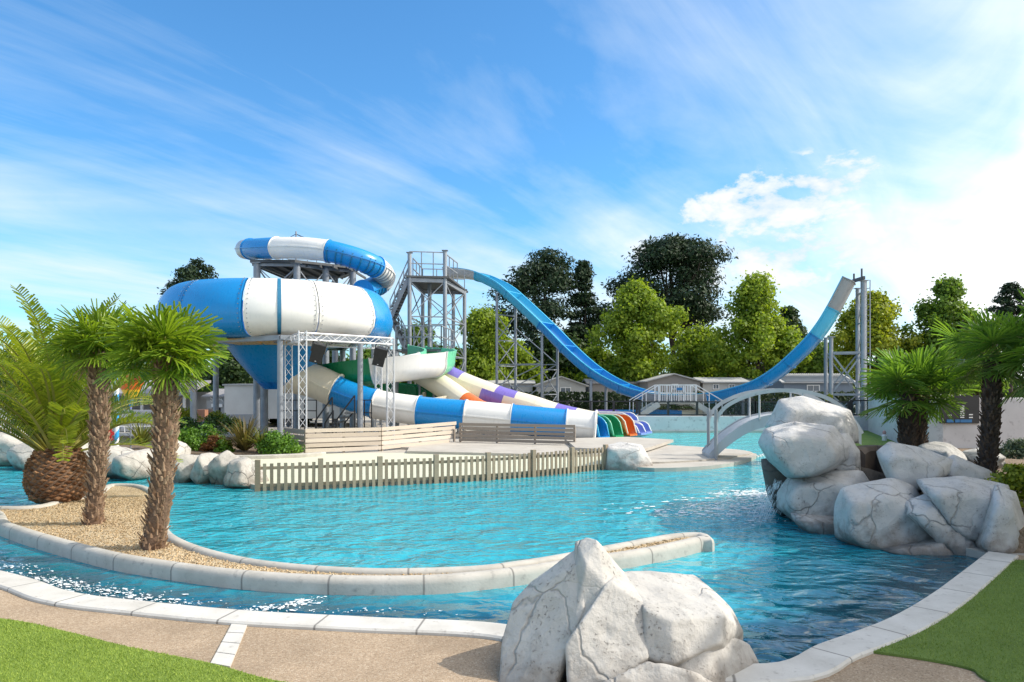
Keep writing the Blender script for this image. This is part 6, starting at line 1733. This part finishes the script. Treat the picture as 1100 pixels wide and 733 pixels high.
RC = .50
for z0, z1, m in ((.0, .10, 'lilac'), (.10, .36, 'stripe_blue'), (.36, .68, 'yellow'), (.68, 1.0, 'orange')):
    mb = MB(); mb.lathe([(max(.03, RC*z0), tip.z+hh*z0), (RC*z1, tip.z+hh*z1)], (tip.x, tip.y, 0), 24); mb.build('band', M[m], cone, smooth=60)
mb = MB(); mb.lathe([(RC*.98, topc.z-.01), (RC*1.05, topc.z+.03), (RC*.9, topc.z+.08), (RC*.62, topc.z+.16), (RC*.3, topc.z+.22), (0, topc.z+.24)], (tip.x, tip.y, 0), 24); mb.build('topping', M['red'], cone, smooth=60)
rp = P(85, 474, 27.5); rs = thing('red_play_panel', 'round topped red play panel behind the pineapple palm', 'play panel', (rp.x, rp.y, 0))
arc = [(math.cos(a)*.34, .62+math.sin(a)*.5) for a in np.linspace(0, PI, 18)]
mb = MB(); out = [(.34, .0)]+arc+[(-.34, .0)]
v = [(rp.x+x, rp.y-.06, z+.35) for x, z in out]+[(rp.x+x, rp.y+.06, z+.35) for x, z in out]; n = len(out)
mb.add(v, [tuple(range(n)), tuple(range(n, 2*n))[::-1]]+[(i, (i+1) % n, n+(i+1) % n, n+i) for i in range(n)]); mb.build('panel', M['red'], rs)
mb = MB()
for s in (-.22, .22): mb.rod((rp.x+s, rp.y, 0), (rp.x+s, rp.y, .5), .035, 8)
mb.build('leg', M['yellow'], rs)
fq = P(112, 474, 27.5)
fs_ = thing('red_flower_spray', 'red spiky play flower just right of the slim palm trunk', 'play flower', (fq.x, fq.y, 0))
mb = MB(); mb.rod((fq.x, fq.y, 0), (fq.x, fq.y, .7), .03, 8); mb.build('stem', M['steel'], fs_)
for k in range(9):
    a = k*2*PI/9; c = Vector((fq.x, fq.y, .85)); e = Vector((math.cos(a), 0, math.sin(a))); s_ = Vector((0, 1, 0)); w = Vector((-math.sin(a), 0, math.cos(a)))*.09
    mb = MB(); mb.loft([(c+e*.05, w.normalized(), s_, .06), (c+e*.22, w.normalized(), s_, .11), (c+e*.40, w.normalized(), s_, .03)], [(-1, -.2), (1, -.2), (1, .2), (-1, .2)]); mb.build('petal', M['red'], fs_)

lg = thing('sun_lounger', 'x', 'sun lounger', (0, 0, 0), 'sun loungers along the left low wall')
mb = MB()
for y in (-.3, .3): mb.box((0, y, .32), (1.3, .05, .06))
for x in (-.62, .62): mb.box((x, 0, .32), (.05, .6, .05))
mb.build('frame', M['alu'], lg)
for x in (-.55, .55):
    for y in (-.3, .3): mb = MB(); mb.box((x, y, .15), (.05, .05, .3)); mb.build('leg', M['alu'], lg)
mb = MB(); mb.box((-.05, 0, .37), (1.15, .56, .05)); mb.build('seat', M['fabric'], lg)
mb = MB(); mb.box((.86, 0, .70), (.95, .56, .05), ry=math.radians(-48)); mb.build('backrest', M['fabric'], lg)
names = ['first', 'second', 'third', 'fourth', 'fifth', 'sixth', 'seventh', 'eighth', 'ninth']
for i, px in enumerate((2, 16, 32, 104, 117, 131, 146, 160, 204)):
    loc = P(px, 415, 42.5+.1*(i % 2)); loc.z = 0; lab = f'grey reclined sun lounger, {names[i]} from the left along the low wall'
    if i == 0: lg.location = loc; lg.rotation_euler = (0, 0, math.radians(24)); lg['label'] = lab
    else: copy_tree(lg, loc, math.radians(24), lab)
# shaded bar roof behind the loungers
pb = thing('pool_bar', 'dark roofed open pool bar behind the low wall on the left', 'bar', (-25, 49, 0))
mb = MB(); mb.add([(-29.5, 47.2, 2.15), (-20.6, 47.2, 2.15), (-20.6, 51, 3.0), (-29.5, 51, 3.0), (-29.5, 47.2, 2.0), (-20.6, 47.2, 2.0), (-20.6, 51, 2.85), (-29.5, 51, 2.85)], [(0, 1, 2, 3), (7, 6, 5, 4), (0, 4, 5, 1), (1, 5, 6, 2), (2, 6, 7, 3), (3, 7, 4, 0)]); mb.build('roof', M['roof_grey'], pb)
for x in (-29.2, -26.4, -23.6, -20.9): mb = MB(); mb.box((x, 47.5, 1.05), (.14, .14, 2.1)); mb.build('post', M['wall_white'], pb)
mb = MB(); mb.box((-25, 50.8, 1.1), (9, .2, 2.2)); mb.build('back_wall', M['wall_grey'], pb)
mb = MB(); mb.box((-25, 48.6, .55), (7.6, .5, 1.1)); mb.build('counter', M['wood_grey'], pb)
pt = thing('planter', 'terracotta planter box by the low wall left of the small grey house', 'planter', (X(215, 43.6), 43.6, 0))
mb = MB(); mb.box((X(215, 43.6), 43.6, .62), (.75, .5, 1.2)); mb.build('box', M['terracotta'], pt)
fs2 = thing('slatted_bin_store', 'brown slatted fence panel in front of the small grey house', 'fence', (X(223.5, 44), 44, 0))
mb = MB(); mb.box((X(223.5, 44), 44, .68), (.62, .04, 1.2)); mb.build('panel', M['wood_grey'], fs2)
